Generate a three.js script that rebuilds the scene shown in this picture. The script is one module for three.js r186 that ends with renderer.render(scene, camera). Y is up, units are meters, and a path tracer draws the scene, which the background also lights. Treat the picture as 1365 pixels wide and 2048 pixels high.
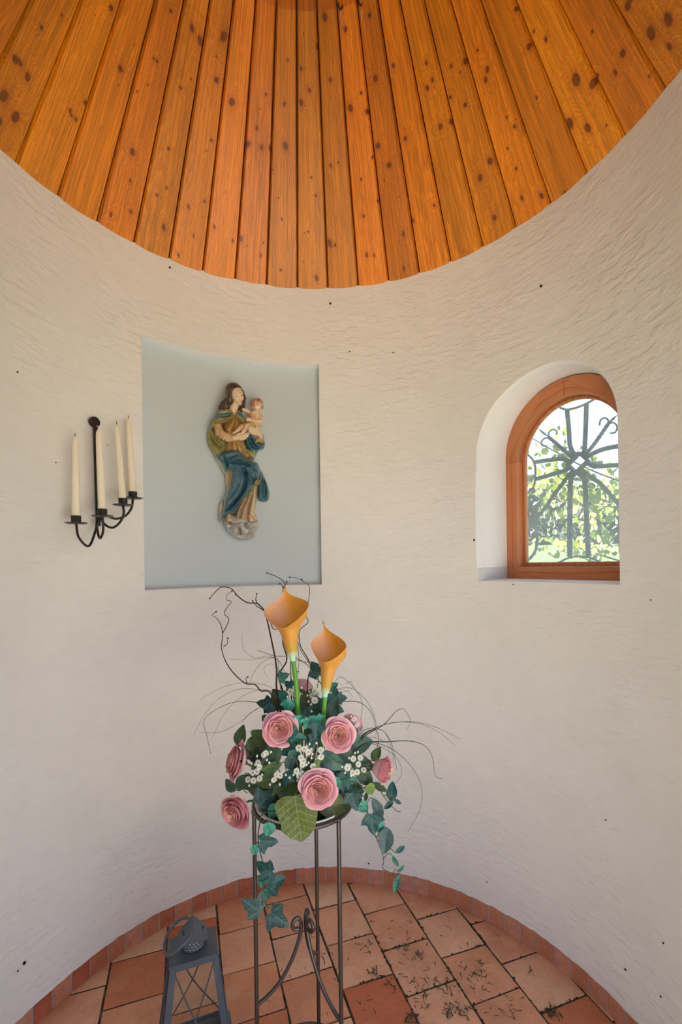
import * as THREE from 'three';
import { mergeGeometries, mergeVertices, toCreasedNormals } from 'three/addons/utils/BufferGeometryUtils.js';
import { Brush, Evaluator, SUBTRACTION } from 'three-bvh-csg';

// ---------------------------------------------------------------- camera, sky, exposure
const scene = new THREE.Scene();
const EYE = 1.497, FPX = 919.5, HOR = 1129.25, MIDX = 682.5, ROLL = 0.014;
const camera = new THREE.PerspectiveCamera(2 * Math.atan(HOR / FPX) * 180 / Math.PI, 1365 / (2 * HOR), 0.02, 400);
camera.setViewOffset(1365, 2 * HOR, 0, 0, 1365, 2048);
camera.position.set(0.0771, EYE, 1.1665);
camera.rotation.z = -ROLL;
camera.updateMatrixWorld(true);

// a pale, thinly overcast sky: whitish near the horizon, faint blue overhead
{
  const W = 256, H = 128, d = new Float32Array(W * H * 4);
  for (let j = 0; j < H; j++) {
    const el = Math.max(0, ((j + 0.5) / H - 0.5) * 2);
    const k = Math.pow(el, 0.55);
    for (let i = 0; i < W; i++) {
      const o = (j * W + i) * 4;
      d[o] = 0.93 - 0.55 * k; d[o + 1] = 1.0 - 0.37 * k; d[o + 2] = 1.26 - 0.02 * k; d[o + 3] = 1;
    }
  }
  const t = new THREE.DataTexture(d, W, H, THREE.RGBAFormat, THREE.FloatType);
  t.mapping = THREE.EquirectangularReflectionMapping; t.magFilter = THREE.LinearFilter; t.needsUpdate = true;
  scene.background = t; scene.environment = t;
  scene.backgroundIntensity = 1.2; scene.environmentIntensity = 1.2;
}
// sun beside the chapel: it lights the forecourt and the lawn but does not reach in
const sun = new THREE.DirectionalLight(0xfff1d8, 46);
sun.position.set(Math.sin(-1.22) * 20 * 0.86, 20 * 0.5, -Math.cos(-1.22) * 20 * 0.86);
sun.castShadow = true; sun.shadow.radius = 4; sun.shadow.mapSize.set(2048, 2048);
Object.assign(sun.shadow.camera, { left: -14, right: 14, top: 14, bottom: -14, near: 1, far: 60 });
scene.add(sun, sun.target);
const renderer = new THREE.WebGLRenderer();
renderer.toneMapping = THREE.LinearToneMapping;
renderer.toneMappingExposure = 1.45;
renderer.shadowMap.enabled = true;

// ---------------------------------------------------------------- helpers
const V = (x, y, z) => new THREE.Vector3(x, y, z);
let seed = 7;
const rnd = () => { seed = (seed + 0x6D2B79F5) | 0; let t = Math.imul(seed ^ (seed >>> 15), 1 | seed); t = (t + Math.imul(t ^ (t >>> 7), 61 | t)) ^ t; return ((t ^ (t >>> 14)) >>> 0) / 4294967296; };
const rr = (a, b) => a + (b - a) * rnd();
const clamp = (x, a = 0, b = 1) => Math.min(b, Math.max(a, x));
const sstep = (a, b, x) => { const t = clamp((x - a) / (b - a)); return t * t * (3 - 2 * t); };
const lerp = (a, b, t) => a + (b - a) * t;

const names = new Map();
function numbered(n) { const k = names.get(n) ?? 0; names.set(n, k + 1); return k ? `${n}_${String(k).padStart(3, '0')}` : n; }
function thing(name, label, category, pos = [0, 0, 0], turn = 0, group) {
  const o = new THREE.Group(); o.name = numbered(name); o.position.set(...pos); o.rotation.y = turn;
  o.userData = { label, category }; if (group) o.userData.group = group;
  scene.add(o); return o;
}
function part(name, geo, mat, parent, label) {
  const m = new THREE.Mesh(geo, mat); m.name = name; m.castShadow = m.receiveShadow = true;
  if (label) m.userData.label = label;
  parent.add(m); return m;
}
function struct(name, label, category) { const o = thing(name, label, category); o.userData.kind = 'structure'; return o; }

// a photo pixel as a ray, and where that ray meets simple surfaces
function ray(px, py) {
  const dx = px - MIDX, dy = py - HOR, c = Math.cos(ROLL), s = Math.sin(ROLL);
  return V((dx * c - dy * s) / FPX, -(dx * s + dy * c) / FPX, -1);
}
const EYEP = camera.position.clone();
const onZ = (px, py, z) => { const d = ray(px, py), t = (z - EYEP.z) / d.z; return EYEP.clone().addScaledVector(d, t); };
const onY = (px, py, y) => { const d = ray(px, py), t = (y - EYEP.y) / d.y; return EYEP.clone().addScaledVector(d, t); };
const onPlane = (px, py, n, dist) => { const d = ray(px, py), t = (dist - n.dot(EYEP)) / n.dot(d); return EYEP.clone().addScaledVector(d, t); };
function onCyl(px, py, R) {
  const d = ray(px, py), A = d.x * d.x + d.z * d.z, B = EYEP.x * d.x + EYEP.z * d.z, C = EYEP.x ** 2 + EYEP.z ** 2 - R * R;
  return EYEP.clone().addScaledVector(d, (-B + Math.sqrt(B * B - A * C)) / A);
}
const azOf = (p) => Math.atan2(p.x, -p.z);                    // azimuth from -z (the far wall), to the right positive
const polar = (az, r, y) => V(Math.sin(az) * r, y, -Math.cos(az) * r);

// noise
function hash2(x, y, s) { let h = Math.imul(x, 374761393) ^ Math.imul(y, 668265263) ^ Math.imul(s, 2147483647 ^ 0x5bd1e995); h = Math.imul(h ^ (h >>> 13), 1274126177); h ^= h >>> 16; return (h >>> 0) / 4294967296; }
function vnoise(x, y, px, py, s) {                            // value noise, periodic with px, py cells
  const x0 = Math.floor(x), y0 = Math.floor(y), fx = x - x0, fy = y - y0, u = fx * fx * (3 - 2 * fx), v = fy * fy * (3 - 2 * fy);
  const w = (i, p) => ((i % p) + p) % p, a = w(x0, px), b = w(x0 + 1, px), c = w(y0, py), d = w(y0 + 1, py);
  return lerp(lerp(hash2(a, c, s), hash2(b, c, s), u), lerp(hash2(a, d, s), hash2(b, d, s), u), v);
}
function fbm(x, y, px, py, s, o = 4) { let a = 0.5, r = 0, n = 0; for (let i = 0; i < o; i++) { r += a * vnoise(x, y, px, py, s + i * 17); n += a; a *= 0.5; x *= 2; y *= 2; px *= 2; py *= 2; } return r / n; }
function tex(W, H, fn, srgb = false, n = 4) {                 // fn(u, v, out) with out 0..1
  const d = new Uint8Array(W * H * 4), o = [0, 0, 0, 1];
  for (let j = 0; j < H; j++) for (let i = 0; i < W; i++) { o[3] = 1; fn((i + 0.5) / W, (j + 0.5) / H, o); const k = (j * W + i) * 4; for (let c = 0; c < 4; c++) d[k + c] = clamp(o[c]) * 255; }
  const t = new THREE.DataTexture(d, W, H, THREE.RGBAFormat); t.wrapS = t.wrapT = THREE.RepeatWrapping; t.magFilter = t.minFilter = THREE.LinearFilter;
  if (srgb) t.colorSpace = THREE.SRGBColorSpace; t.needsUpdate = true; return t;
}
const std = (o) => new THREE.MeshStandardMaterial({ side: THREE.DoubleSide, ...o });
const phys = (o) => new THREE.MeshPhysicalMaterial({ side: THREE.DoubleSide, ...o });
const hex = (h) => new THREE.Color(h);

// swept tube with varying radius (returns closed geometry). radius: number or function(t)
function sweep(pts, radius, { seg = 48, sides = 8, closed = false, flat = 1, twist = 0, square = false } = {}) {
  const cv = new THREE.CatmullRomCurve3(pts, closed, 'centripetal');
  const P = [], N = [], I = [], U = [];
  const fr = cv.computeFrenetFrames(seg, closed), len = cv.getLength();
  for (let i = 0; i <= seg; i++) {
    const t = i / seg, p = cv.getPointAt(t), r = typeof radius === 'function' ? radius(t) : radius, n = fr.normals[i], b = fr.binormals[i];
    for (let k = 0; k < sides; k++) {
      const a = (k + 0.5) / sides * Math.PI * 2 + twist * t, q = square ? 1 / Math.max(Math.abs(Math.cos(a - twist * t)), Math.abs(Math.sin(a - twist * t))) : 1;
      const ca = Math.cos(a) * q, sa = Math.sin(a) * flat * q;
      P.push(p.x + r * (n.x * ca + b.x * sa), p.y + r * (n.y * ca + b.y * sa), p.z + r * (n.z * ca + b.z * sa)); U.push(k / sides, t * len);
    }
  }
  for (let i = 0; i < seg; i++) for (let k = 0; k < sides; k++) { const a = i * sides + k, b = i * sides + (k + 1) % sides; I.push(a, b, a + sides, b, b + sides, a + sides); }
  if (!closed) for (const [row, flip] of [[0, 1], [seg, 0]]) {
    const c = P.length / 3, p = cv.getPointAt(row / seg); P.push(p.x, p.y, p.z); U.push(0.5, 0);
    for (let k = 0; k < sides; k++) { const a = row * sides + k, b = row * sides + (k + 1) % sides; flip ? I.push(c, b, a) : I.push(c, a, b); }
  }
  const g = new THREE.BufferGeometry(); g.setAttribute('position', new THREE.Float32BufferAttribute(P, 3)); g.setAttribute('uv', new THREE.Float32BufferAttribute(U, 2)); g.setIndex(I);
  if (square) return toCreasedNormals(g, 0.6);
  g.computeVertexNormals(); return g;
}
function boxAt(x0, x1, y0, y1, z0, z1) { const g = new THREE.BoxGeometry(x1 - x0, y1 - y0, z1 - z0); g.translate((x0 + x1) / 2, (y0 + y1) / 2, (z0 + z1) / 2); return g; }
function bevelled(shape, depth, bev = 0.002, seg = 1, curve = 12) { return new THREE.ExtrudeGeometry(shape, { depth: depth - 2 * bev, bevelEnabled: true, bevelThickness: bev, bevelSize: bev, bevelOffset: -bev, bevelSegments: seg, curveSegments: curve }); }
function loft(rows, closedU = false) {                          // rows of Vector3, all of the same length
  const n = rows[0].length, P = [], U = [], I = [];
  rows.forEach((r, j) => r.forEach((p, i) => { P.push(p.x, p.y, p.z); U.push(i / (n - 1), j / (rows.length - 1)); }));
  for (let j = 0; j + 1 < rows.length; j++) for (let i = 0; i + 1 < n + (closedU ? 1 : 0); i++) { const a = j * n + i, b = j * n + (i + 1) % n; I.push(a, b, a + n, b, b + n, a + n); }
  const g = new THREE.BufferGeometry(); g.setAttribute('position', new THREE.Float32BufferAttribute(P, 3)); g.setAttribute('uv', new THREE.Float32BufferAttribute(U, 2)); g.setIndex(I); g.computeVertexNormals(); return g;
}

// ---------------------------------------------------------------- room shell
const R = 1, RO = 1.3, TOP = 2.803, APEX = 4.28, BRICK_H = 0.075;
const DEG0 = Math.PI / 180, DEG = DEG0, DOORW = 0.58, DOORAZ = Math.asin(0.58), DOORC = 150 * DEG0;

// trowelled lime plaster: strokes run along the wall, fine sandy grain over them
const plasterBump = tex(2048, 2048, (u, v, o) => {
  const w = 0.02 * fbm(u * 9, v * 9, 9, 9, 3, 3);
  const a = fbm((u + w) * 48, (v + w * 0.6) * 130, 48, 130, 11, 3), b = fbm(u * 22, (v + w) * 60, 22, 60, 29, 4), c = vnoise(u * 640, v * 640, 640, 640, 5), e = fbm(u * 8, v * 12, 8, 12, 41, 3), m = sstep(0.35, 0.65, fbm(u * 12, v * 12, 12, 12, 43, 3));
  o[0] = o[1] = o[2] = 0.30 * sstep(0.35, 0.7, a) * (0.4 + 0.6 * m) + 0.36 * b + 0.06 * c + 0.28 * e;
});
const plasterTint = tex(1024, 1024, (u, v, o) => {
  const a = fbm(u * 5, v * 5, 5, 5, 71, 5), b = fbm(u * 60, v * 60, 60, 60, 73, 3), k = 0.95 + 0.05 * a + 0.02 * (b - 0.5);
  const fleck = vnoise(u * 420, v * 420, 420, 420, 99) > 0.995 ? 0.9 : 1;
  o[0] = k * fleck; o[1] = k * 0.995 * fleck; o[2] = k * 0.985 * fleck;
}, true);
const plaster = std({ color: hex(0xf3f2ed), roughness: 0.95, map: plasterTint, bumpMap: plasterBump, bumpScale: 0.0052 });
const smoothBump = tex(512, 512, (u, v, o) => { o[0] = o[1] = o[2] = 0.6 * fbm(u * 10, v * 10, 10, 10, 7, 4) + 0.4 * vnoise(u * 150, v * 150, 150, 150, 9); });
const whitewash = std({ color: hex(0xf5f4f2), roughness: 0.92, bumpMap: smoothBump, bumpScale: 0.002 });
const nichePaint = std({ color: hex(0xcdd7da), roughness: 0.8, bumpMap: smoothBump, bumpScale: 0.0012 });

// window frame of reference: n points out through the window, a runs along the wall to the right
const WAZ = 56.9 * DEG, wn = polar(WAZ, 1, 0), wa = V(Math.cos(WAZ), 0, Math.sin(WAZ));
const WHALF = 0.273, WSILL = 1.425, WSPRING = 1.945;
const winPt = (a, y, d) => V(wn.x * d + wa.x * a, y, wn.z * d + wa.z * a);
function archOutline(half, sill, spring, off = 0, n = 28, floorOff = off) {
  const out = [], h = half + off;
  for (let i = 0; i <= 14; i++) out.push([lerp(-h, h, i / 14), sill - floorOff]);
  for (let i = 1; i <= 10; i++) out.push([h, lerp(sill - floorOff, spring, i / 10)]);
  for (let i = 1; i < n; i++) { const t = Math.PI * i / n; out.push([h * Math.cos(t), spring + h * Math.sin(t)]); }
  for (let i = 0; i < 10; i++) out.push([-h, lerp(spring, sill - floorOff, i / 10)]);
  return out;
}
function cutter(rings) {                                       // closed solid from rings of Vector3 (same count), fanned ends
  const n = rings[0].length, P = [], I = [], U = [];
  rings.forEach((r, j) => r.forEach((p, i) => { P.push(p.x, p.y, p.z); U.push(i * 0.03, j * 0.08); }));
  for (let j = 0; j + 1 < rings.length; j++) for (let i = 0; i < n; i++) { const a = j * n + i, b = j * n + (i + 1) % n; I.push(a, b, a + n, b, b + n, a + n); }
  for (const [j, f] of [[0, 0], [rings.length - 1, 1]]) { const c = P.length / 3, m = rings[j].reduce((s, p) => s.add(p), V(0, 0, 0)).multiplyScalar(1 / n); P.push(m.x, m.y, m.z); U.push(0, 0); for (let i = 0; i < n; i++) { const a = j * n + i, b = j * n + (i + 1) % n; f ? I.push(a, b, c) : I.push(b, a, c); } }
  const g = new THREE.BufferGeometry(); g.setAttribute('position', new THREE.Float32BufferAttribute(P, 3)); g.setAttribute('uv', new THREE.Float32BufferAttribute(U, 2)); g.setIndex(I); g.computeVertexNormals(); return g;
}
const volume = (g) => { const p = g.attributes.position, ix = g.index.array; let v = 0; const a = V(), b = V(), c = V(); for (let i = 0; i < ix.length; i += 3) { a.fromBufferAttribute(p, ix[i]); b.fromBufferAttribute(p, ix[i + 1]); c.fromBufferAttribute(p, ix[i + 2]); v += a.dot(b.clone().cross(c)); } return v; };
const outward = (g) => { if (volume(g) < 0) { const ix = g.index.array; for (let i = 0; i < ix.length; i += 3) { const t = ix[i]; ix[i] = ix[i + 1]; ix[i + 1] = t; } g.computeVertexNormals(); } return g; };

{
  // shell: inner face (gently uneven), top, outer face, bottom
  const NA = 360, ys = [BRICK_H]; for (let i = 1; i <= 70; i++) ys.push(BRICK_H + (TOP - BRICK_H) * i / 70);
  const rows = [], P = [], U = [], I = [];
  const wob = (az, y) => { const u = az / (2 * Math.PI) + 0.5; return 0.010 * (fbm(u * 18, y * 3 + 5, 18, 64, 201, 3) - 0.5); };
  const ring = (fr, y, uo) => { const r = []; for (let i = 0; i <= NA; i++) { const az = -Math.PI + 2 * Math.PI * i / NA, q = polar(az, fr(az), y); r.push(P.length / 3); P.push(q.x, q.y, q.z); U.push(i / NA * 3, uo); } rows.push(r); };
  const jag = (az) => 0.006 * (vnoise((az + 4) * 40, 3, 4096, 8, 77) - 0.5) + 0.004 * (vnoise((az + 4) * 110, 9, 4096, 16, 78) - 0.5);
  for (const y of ys) ring((az) => R + wob(az, y), y, y / 2.09);
  for (let i = 0; i <= NA; i++) { const az = -Math.PI + 2 * Math.PI * i / NA; P[rows[0][i] * 3 + 1] += jag(az); }
  ring(() => RO, TOP, 1.5); ring(() => RO, BRICK_H, 0); 
  for (let j = 0; j < rows.length; j++) { const a = rows[j], b = rows[(j + 1) % rows.length]; for (let i = 0; i < NA; i++) I.push(a[i], a[i + 1], b[i], a[i + 1], b[i + 1], b[i]); }
  let g = new THREE.BufferGeometry(); g.setAttribute('position', new THREE.Float32BufferAttribute(P, 3)); g.setAttribute('uv', new THREE.Float32BufferAttribute(U, 2)); g.setIndex(I); g.computeVertexNormals(); outward(g);
  g = toCreasedNormals(g, 0.7);
  const ev = new Evaluator(); ev.attributes = ['position', 'normal', 'uv']; ev.useGroups = true;
  let w = new Brush(g, plaster); w.updateMatrixWorld();
  // window: mouth rounded where the reveal meets the wall
  const prof = [[-0.09, 0.085], [-0.02, 0.026], [-0.008, 0.0165], [0, 0.011], [0.008, 0.006], [0.018, 0.0022], [0.03, 0], [0.2, -0.004], [0.45, -0.004]];
  const rings = prof.map(([t, off]) => archOutline(WHALF, WSILL, WSPRING, off, 28, off * 0.5).map(([a, y]) => winPt(a, y, Math.sqrt(Math.max(0.2, R * R - a * a)) + t)));
  const bw = new Brush(toCreasedNormals(outward(cutter(rings)), 0.9), whitewash); bw.updateMatrixWorld();
  w = ev.evaluate(w, bw, SUBTRACTION);
  // niche: shallow, concentric with the wall
  const A0 = -45.85 * DEG, A1 = -0.95 * DEG, Y0 = 1.406, Y1 = 2.443, nr = [];
  for (const [r, o] of [[0.93, 0.05], [0.985, 0.012], [0.994, 0.006], [1.0, 0.0025], [1.008, 0.0], [1.05, -0.001]]) {
    const q = []; const M = 30;
    for (let i = 0; i <= M; i++) q.push(polar(lerp(A0 - o, A1 + o, i / M), r, Y0 - o));
    for (let i = 1; i <= 8; i++) q.push(polar(A1 + o, r, lerp(Y0 - o, Y1 + o, i / 8)));
    for (let i = M - 1; i >= 0; i--) q.push(polar(lerp(A0 - o, A1 + o, i / M), r, Y1 + o));
    for (let i = 7; i >= 1; i--) q.push(polar(A0 - o, r, lerp(Y0 - o, Y1 + o, i / 8)));
    nr.push(q);
  }
  // end caps of the niche cutter must follow the curve: close them with strips instead of fans
  const capped = (() => {
    const n = nr[0].length, M = 30, g0 = cutter(nr), ix = Array.from(g0.index.array).slice(0, (nr.length - 1) * n * 6), Pn = Array.from(g0.attributes.position.array), Un = Array.from(g0.attributes.uv.array);
    for (const [j, f] of [[0, 0], [nr.length - 1, 1]]) {
      const base = j * n, bot = (i) => base + i, top = (i) => base + (M + 8) + (M - i);
      for (let i = 0; i < M; i++) { const q = [bot(i), bot(i + 1), top(i + 1), top(i)]; const left = i === 0, right = i === M - 1; f ? ix.push(q[0], q[1], q[2], q[0], q[2], q[3]) : ix.push(q[0], q[2], q[1], q[0], q[3], q[2]); }
      // side columns have midpoints on the vertical edges: fan them in
      for (let s = 0; s < 2; s++) { const col = s ? [bot(0), ...Array.from({ length: 7 }, (_, k) => base + n - 1 - k), top(0)] : [bot(M), ...Array.from({ length: 7 }, (_, k) => base + M + 1 + k), top(M)]; for (let k = 1; k + 1 < col.length; k++) { const t = [col[0], col[k], col[k + 1]]; ((f === 1) === (s === 0)) ? ix.push(t[0], t[1], t[2]) : ix.push(t[0], t[2], t[1]); } }
    }
    const q = new THREE.BufferGeometry(); q.setAttribute('position', new THREE.Float32BufferAttribute(Pn, 3)); q.setAttribute('uv', new THREE.Float32BufferAttribute(Un, 2)); q.setIndex(ix); q.computeVertexNormals(); return outward(q);
  })();
  const bn = new Brush(toCreasedNormals(capped, 0.9), whitewash); bn.updateMatrixWorld();
  w = ev.evaluate(w, bn, SUBTRACTION);
  // doorway behind the camera
  const ds = new THREE.Shape(); ds.moveTo(-DOORW, -0.3); ds.lineTo(DOORW, -0.3); ds.lineTo(DOORW, 1.8); ds.absarc(0, 1.8, DOORW, 0, Math.PI, false); ds.lineTo(-DOORW, -0.3);
  const dg = new THREE.ExtrudeGeometry(ds, { depth: 1.1, bevelEnabled: false, curveSegments: 20 }); dg.translate(0, 0, 0.4); dg.rotateY(Math.PI - DOORC);
  const bd = new Brush(mergeVertices(dg).toNonIndexed(), whitewash); bd.updateMatrixWorld();
  w = ev.evaluate(w, bd, SUBTRACTION);
  const wall = struct('wall_round', 'round white plastered chapel wall with niche, window and doorway', 'wall');
  const inner = part('plaster', w.geometry, w.material, wall);
  // blue-grey paint of the niche ground, a thin curved skin on its back
  const rowsN = []; for (let j = 0; j <= 24; j++) { const q = []; for (let i = 0; i <= 60; i++) q.push(polar(lerp(A0 + 0.001, A1 - 0.001, i / 60), 1.0475, lerp(Y0 + 0.001, Y1 - 0.001, j / 24))); rowsN.push(q); }
  const np = loft(rowsN); { const uv = np.attributes.uv; for (let i = 0; i < uv.count; i++) uv.setXY(i, uv.getX(i) * 0.8, uv.getY(i)); }
  part('niche_panel', np, nichePaint, wall, 'blue grey painted back of the niche');
}

// ---------------------------------------------------------------- ceiling: 44 tapered boards of a steep cone
const NB = 44, BAZ0 = 1.89 * DEG, BSTEP = 2 * Math.PI / NB, RISE = APEX - TOP, SLANT = Math.hypot(1, RISE);
// [px, py, size] of the knots that the photograph shows
const KNOTS = [
  [38, 125, 9], [54, 154, 8], [10, 185, 11], [34, 224, 11], [82, 56, 5], [122, 30, 4], [139, 222, 5], [142, 231, 5], [151, 239, 5], [170, 205, 6], [240, 138, 8], [221, 16, 7], [341, 23, 5], [265, 305, 9], [307, 118, 4], [313, 123, 4],
  [384, 58, 8], [400, 82, 9], [447, 74, 10], [433, 161, 8], [464, 205, 10], [361, 177, 5], [275, 184, 3], [260, 362, 5], [226, 412, 5], [264, 413, 5], [314, 391, 5], [333, 377, 4], [337, 298, 5], [423, 281, 5], [329, 445, 7], [291, 494, 6],
  [377, 414, 5], [409, 403, 5], [388, 464, 4], [360, 491, 4], [429, 454, 5], [466, 478, 4], [497, 289, 8], [523, 296, 7], [540, 296, 6], [571, 293, 9], [514, 257, 5], [532, 190, 4], [483, 476, 6], [522, 503, 5], [562, 527, 5], [564, 439, 4],
  [569, 209, 5], [603, 206, 7], [619, 182, 5], [576, 122, 4], [635, 93, 6], [650, 36, 8], [603, 138, 5], [661, 161, 5], [632, 392, 5], [623, 356, 4], [660, 486, 8], [633, 540, 7], [617, 464, 4], [662, 332, 4], [671, 490, 5],
  [702, 217, 8], [735, 224, 8], [692, 60, 6], [740, 32, 6], [752, 158, 7], [723, 187, 5], [757, 292, 9], [779, 331, 9], [745, 315, 4], [756, 402, 5], [728, 433, 5], [734, 503, 6], [748, 503, 4], [806, 520, 5], [807, 467, 5], [723, 360, 4],
  [788, 132, 5], [812, 278, 7], [856, 177, 6], [866, 161, 5], [854, 127, 5], [882, 254, 8], [902, 244, 7], [904, 133, 5], [931, 123, 7], [932, 211, 6], [902, 195, 5], [869, 411, 5], [828, 441, 5], [868, 340, 3], [928, 498, 5], [976, 140, 7], [973, 160, 6],
  [981, 323, 9], [962, 356, 9], [987, 422, 8], [1030, 254, 5], [1017, 297, 4], [1034, 337, 5], [1041, 383, 5], [1078, 373, 6], [1059, 94, 8], [957, 101, 4], [1032, 20, 5], [1123, 362, 5], [1075, 196, 4], [1015, 236, 4],
  [1154, 160, 13], [1187, 168, 13], [1141, 244, 11], [1173, 246, 9], [1094, 79, 5], [1247, 106, 9], [1231, 142, 6], [1280, 221, 8], [1258, 13, 9], [1328, 144, 8], [1330, 76, 6], [1187, 63, 4], [1197, 150, 5], [1154, 77, 4], [1290, 135, 4],
];
const boardAt = (az) => { let k = Math.floor((az - BAZ0) / BSTEP); return ((k % NB) + NB) % NB; };
{
  const strips = 24, SW = 85, W = strips * SW, H = 2040;                      // a strip is 0.148 m wide at the eaves; v runs up the slope
  const knots = Array.from({ length: strips }, () => []);
  const C2 = RISE * RISE;                                                      // cone: y = APEX - RISE * r
  for (const [px, py, s] of KNOTS) {
    const d = ray(px, py), e = EYEP, ky = (APEX - e.y);
    // (ky - t dy)^2 = C2 * ((ex + t dx)^2 + (ez + t dz)^2)
    const A = d.y * d.y - C2 * (d.x * d.x + d.z * d.z), B = -ky * d.y - C2 * (e.x * d.x + e.z * d.z), C = ky * ky - C2 * (e.x * e.x + e.z * e.z);
    const D = Math.sqrt(Math.max(0, B * B - A * C)), ts = [(-B + D) / A, (-B - D) / A].filter((t) => t > 0 && e.y + t * d.y < APEX).sort((a, b) => a - b);
    const t = ts.find((q) => { const z = e.z + q * d.z; return e.y + q * d.y > TOP - 0.1 && z < 0.9; }); if (!t) continue;
    const p = e.clone().addScaledVector(d, t), az = azOf(p), r = Math.hypot(p.x, p.z), k = boardAt(az), st = k % strips;
    let fr = (az - BAZ0) / BSTEP; fr -= Math.floor(fr);
    const dist = t * Math.hypot(d.x, d.y, d.z);
    knots[st].push({ x: (fr - 0.5) * 0.1428 * r, y: (1 - r) * SLANT, s: s * dist / FPX * 0.40, e: rr(0.9, 1.6), a: rr(-0.4, 0.4) });
  }
  for (let i = 0; i < strips; i++) for (let k = 0; k < 5; k++) knots[i].push({ x: rr(-0.05, 0.05), y: rr(0.03, 1.6), s: rr(0.0015, 0.0035), e: rr(1, 1.6), a: 0 });
  const tone = Array.from({ length: strips }, () => [rr(0.9, 1.07), rr(0.96, 1.04), rr(0.85, 1.1), rr(0.6, 1.6), rr(-0.03, 0.03), rr(0.7, 1.4)]);
  const data = new Uint8Array(W * H * 4), bump = new Uint8Array(W * H * 4);
  for (let st = 0; st < strips; st++) for (let j = 0; j < H; j++) {
    const y = (j + 0.5) / H * SLANT, [t0, t1, t2, cath, cx, fq] = tone[st], near = knots[st].filter((k) => Math.abs(k.y - y) < k.s * 9 + 0.02);
    for (let i = 0; i < SW; i++) {
      const x = ((i + 0.5) / SW - 0.5) * 0.148;
      let warp = 0, knot = 0, halo = 0;
      for (const k of near) {
        const c = Math.cos(k.a), s = Math.sin(k.a), ax = ((x - k.x) * c + (y - k.y) * s) / k.s, ay = (-(x - k.x) * s + (y - k.y) * c) / (k.s * k.e), q = Math.hypot(ax, ay);
        if (q < 9) { warp += Math.sign(ax || 1) * k.s * 1.3 * Math.exp(-(q * q) / 6); }
        knot = Math.max(knot, 1 - sstep(0.7, 1.15, q)); halo = Math.max(halo, Math.exp(-q * q / 2.4) * Math.min(1, k.s / 0.006));
      }
      const xx = x - cx - warp + 0.012 * (fbm(y * 1.3 + st * 7, st * 3.7, 512, 512, 31, 2) - 0.5);
      const ringv = (Math.abs(xx) + 0.16 * Math.abs(xx) * 0 + cath * 0.006 * (y - 0.8) * (y - 0.8)) * 210 * fq + 2.2 * fbm(y * 2.2 + st * 13, x * 40 + st * 5, 512, 512, 33, 3);
      const g = ringv - Math.floor(ringv), late = sstep(0.45, 0.92, g) * (1 - sstep(0.95, 1, g));
      const fib = vnoise(x * 1500 + st * 900, y * 26, 1 << 15, 4096, 35), streak = fbm(x * 160 + st * 77, y * 2.5, 8192, 512, 37, 3), blot = fbm(x * 22 + st * 31, y * 4, 1024, 512, 39, 3);
      let k = (0.95 + 0.16 * (blot - 0.5) * t2 + 0.22 * (streak - 0.5) - 0.2 * late + 0.10 * (fib - 0.5)) * t0;
      let cr = k, cg = k * t1 * (1 - 0.06 * late), cb = k * (1 - 0.12 * late);
      const dk = 1 - 0.22 * halo; cr *= 1 - 0.13 * halo; cg *= dk; cb *= dk;
      cr = lerp(cr, 0.36 + 0.14 * fib, knot * 0.8); cg = lerp(cg, 0.33 + 0.1 * fib, knot * 0.85); cb = lerp(cb, 0.28, knot * 0.8);
      const o = (j * W + st * SW + i) * 4;
      data[o] = clamp(1.0 * cr) * 255; data[o + 1] = clamp(0.61 * cg) * 255; data[o + 2] = clamp(0.09 * cb) * 255; data[o + 3] = 255;
      const h = clamp(0.6 - 0.3 * late * 0.5 + 0.18 * (fib - 0.5) - 0.35 * knot); bump[o] = bump[o + 1] = bump[o + 2] = h * 255; bump[o + 3] = 255;
    }
  }
  const mk = (d, srgb) => { const t = new THREE.DataTexture(d, W, H, THREE.RGBAFormat); t.magFilter = t.minFilter = THREE.LinearFilter; if (srgb) t.colorSpace = THREE.SRGBColorSpace; t.needsUpdate = true; return t; };
  const pine = phys({ map: mk(data, true), bumpMap: mk(bump), bumpScale: 0.0007, roughness: 0.5, clearcoat: 0.12, clearcoatRoughness: 0.35 });
  const ceil = struct('ceiling', 'varnished pine boarded cone shaped chapel ceiling', 'ceiling');
  const half = BSTEP / 2;
  for (let k = 0; k < NB; k++) {
    // flat tapered board with a small bevel along both long edges; drawn in the plane of the slope: x across, y up the slope
    const st = k % strips, NS = 8, P = [], U = [], I = [], r0 = 1.03, r1 = 0.04, apo = Math.cos(half);
    const px = [-1, -0.965, 0.965, 1], pz = [-0.011, 0, 0, -0.011];
    for (let j = 0; j <= NS; j++) { const r = lerp(r0, r1, j / NS), w = r * Math.sin(half) - 0.0012, s = (1 - r) * SLANT; for (let i = 0; i < 4; i++) { const q = i === 1 ? -w + 0.0055 : i === 2 ? w - 0.0055 : px[i] * w; P.push(q, s, pz[i]); U.push((st + 0.5 + q / 0.148 * 0.98) / strips, clamp(s / SLANT, 0.001, 0.999)); } }
    for (let j = 0; j < NS; j++) for (let i = 0; i < 3; i++) { const a = j * 4 + i; I.push(a, a + 1, a + 4, a + 1, a + 5, a + 4); }
    // back
    const m = P.length / 3; for (let j = 0; j <= NS; j += NS) for (const i of [0, 3]) { const a = (j * 4 + i) * 3; P.push(P[a], P[a + 1], -0.018); U.push(0.5, 0.5); }
    const L = (j) => j * 4, Rr = (j) => j * 4 + 3;
    I.push(m, m + 1, m + 2, m + 1, m + 3, m + 2, L(0), L(NS), m, L(NS), m + 2, m, Rr(0), m + 1, Rr(NS), Rr(NS), m + 1, m + 3);
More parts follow.
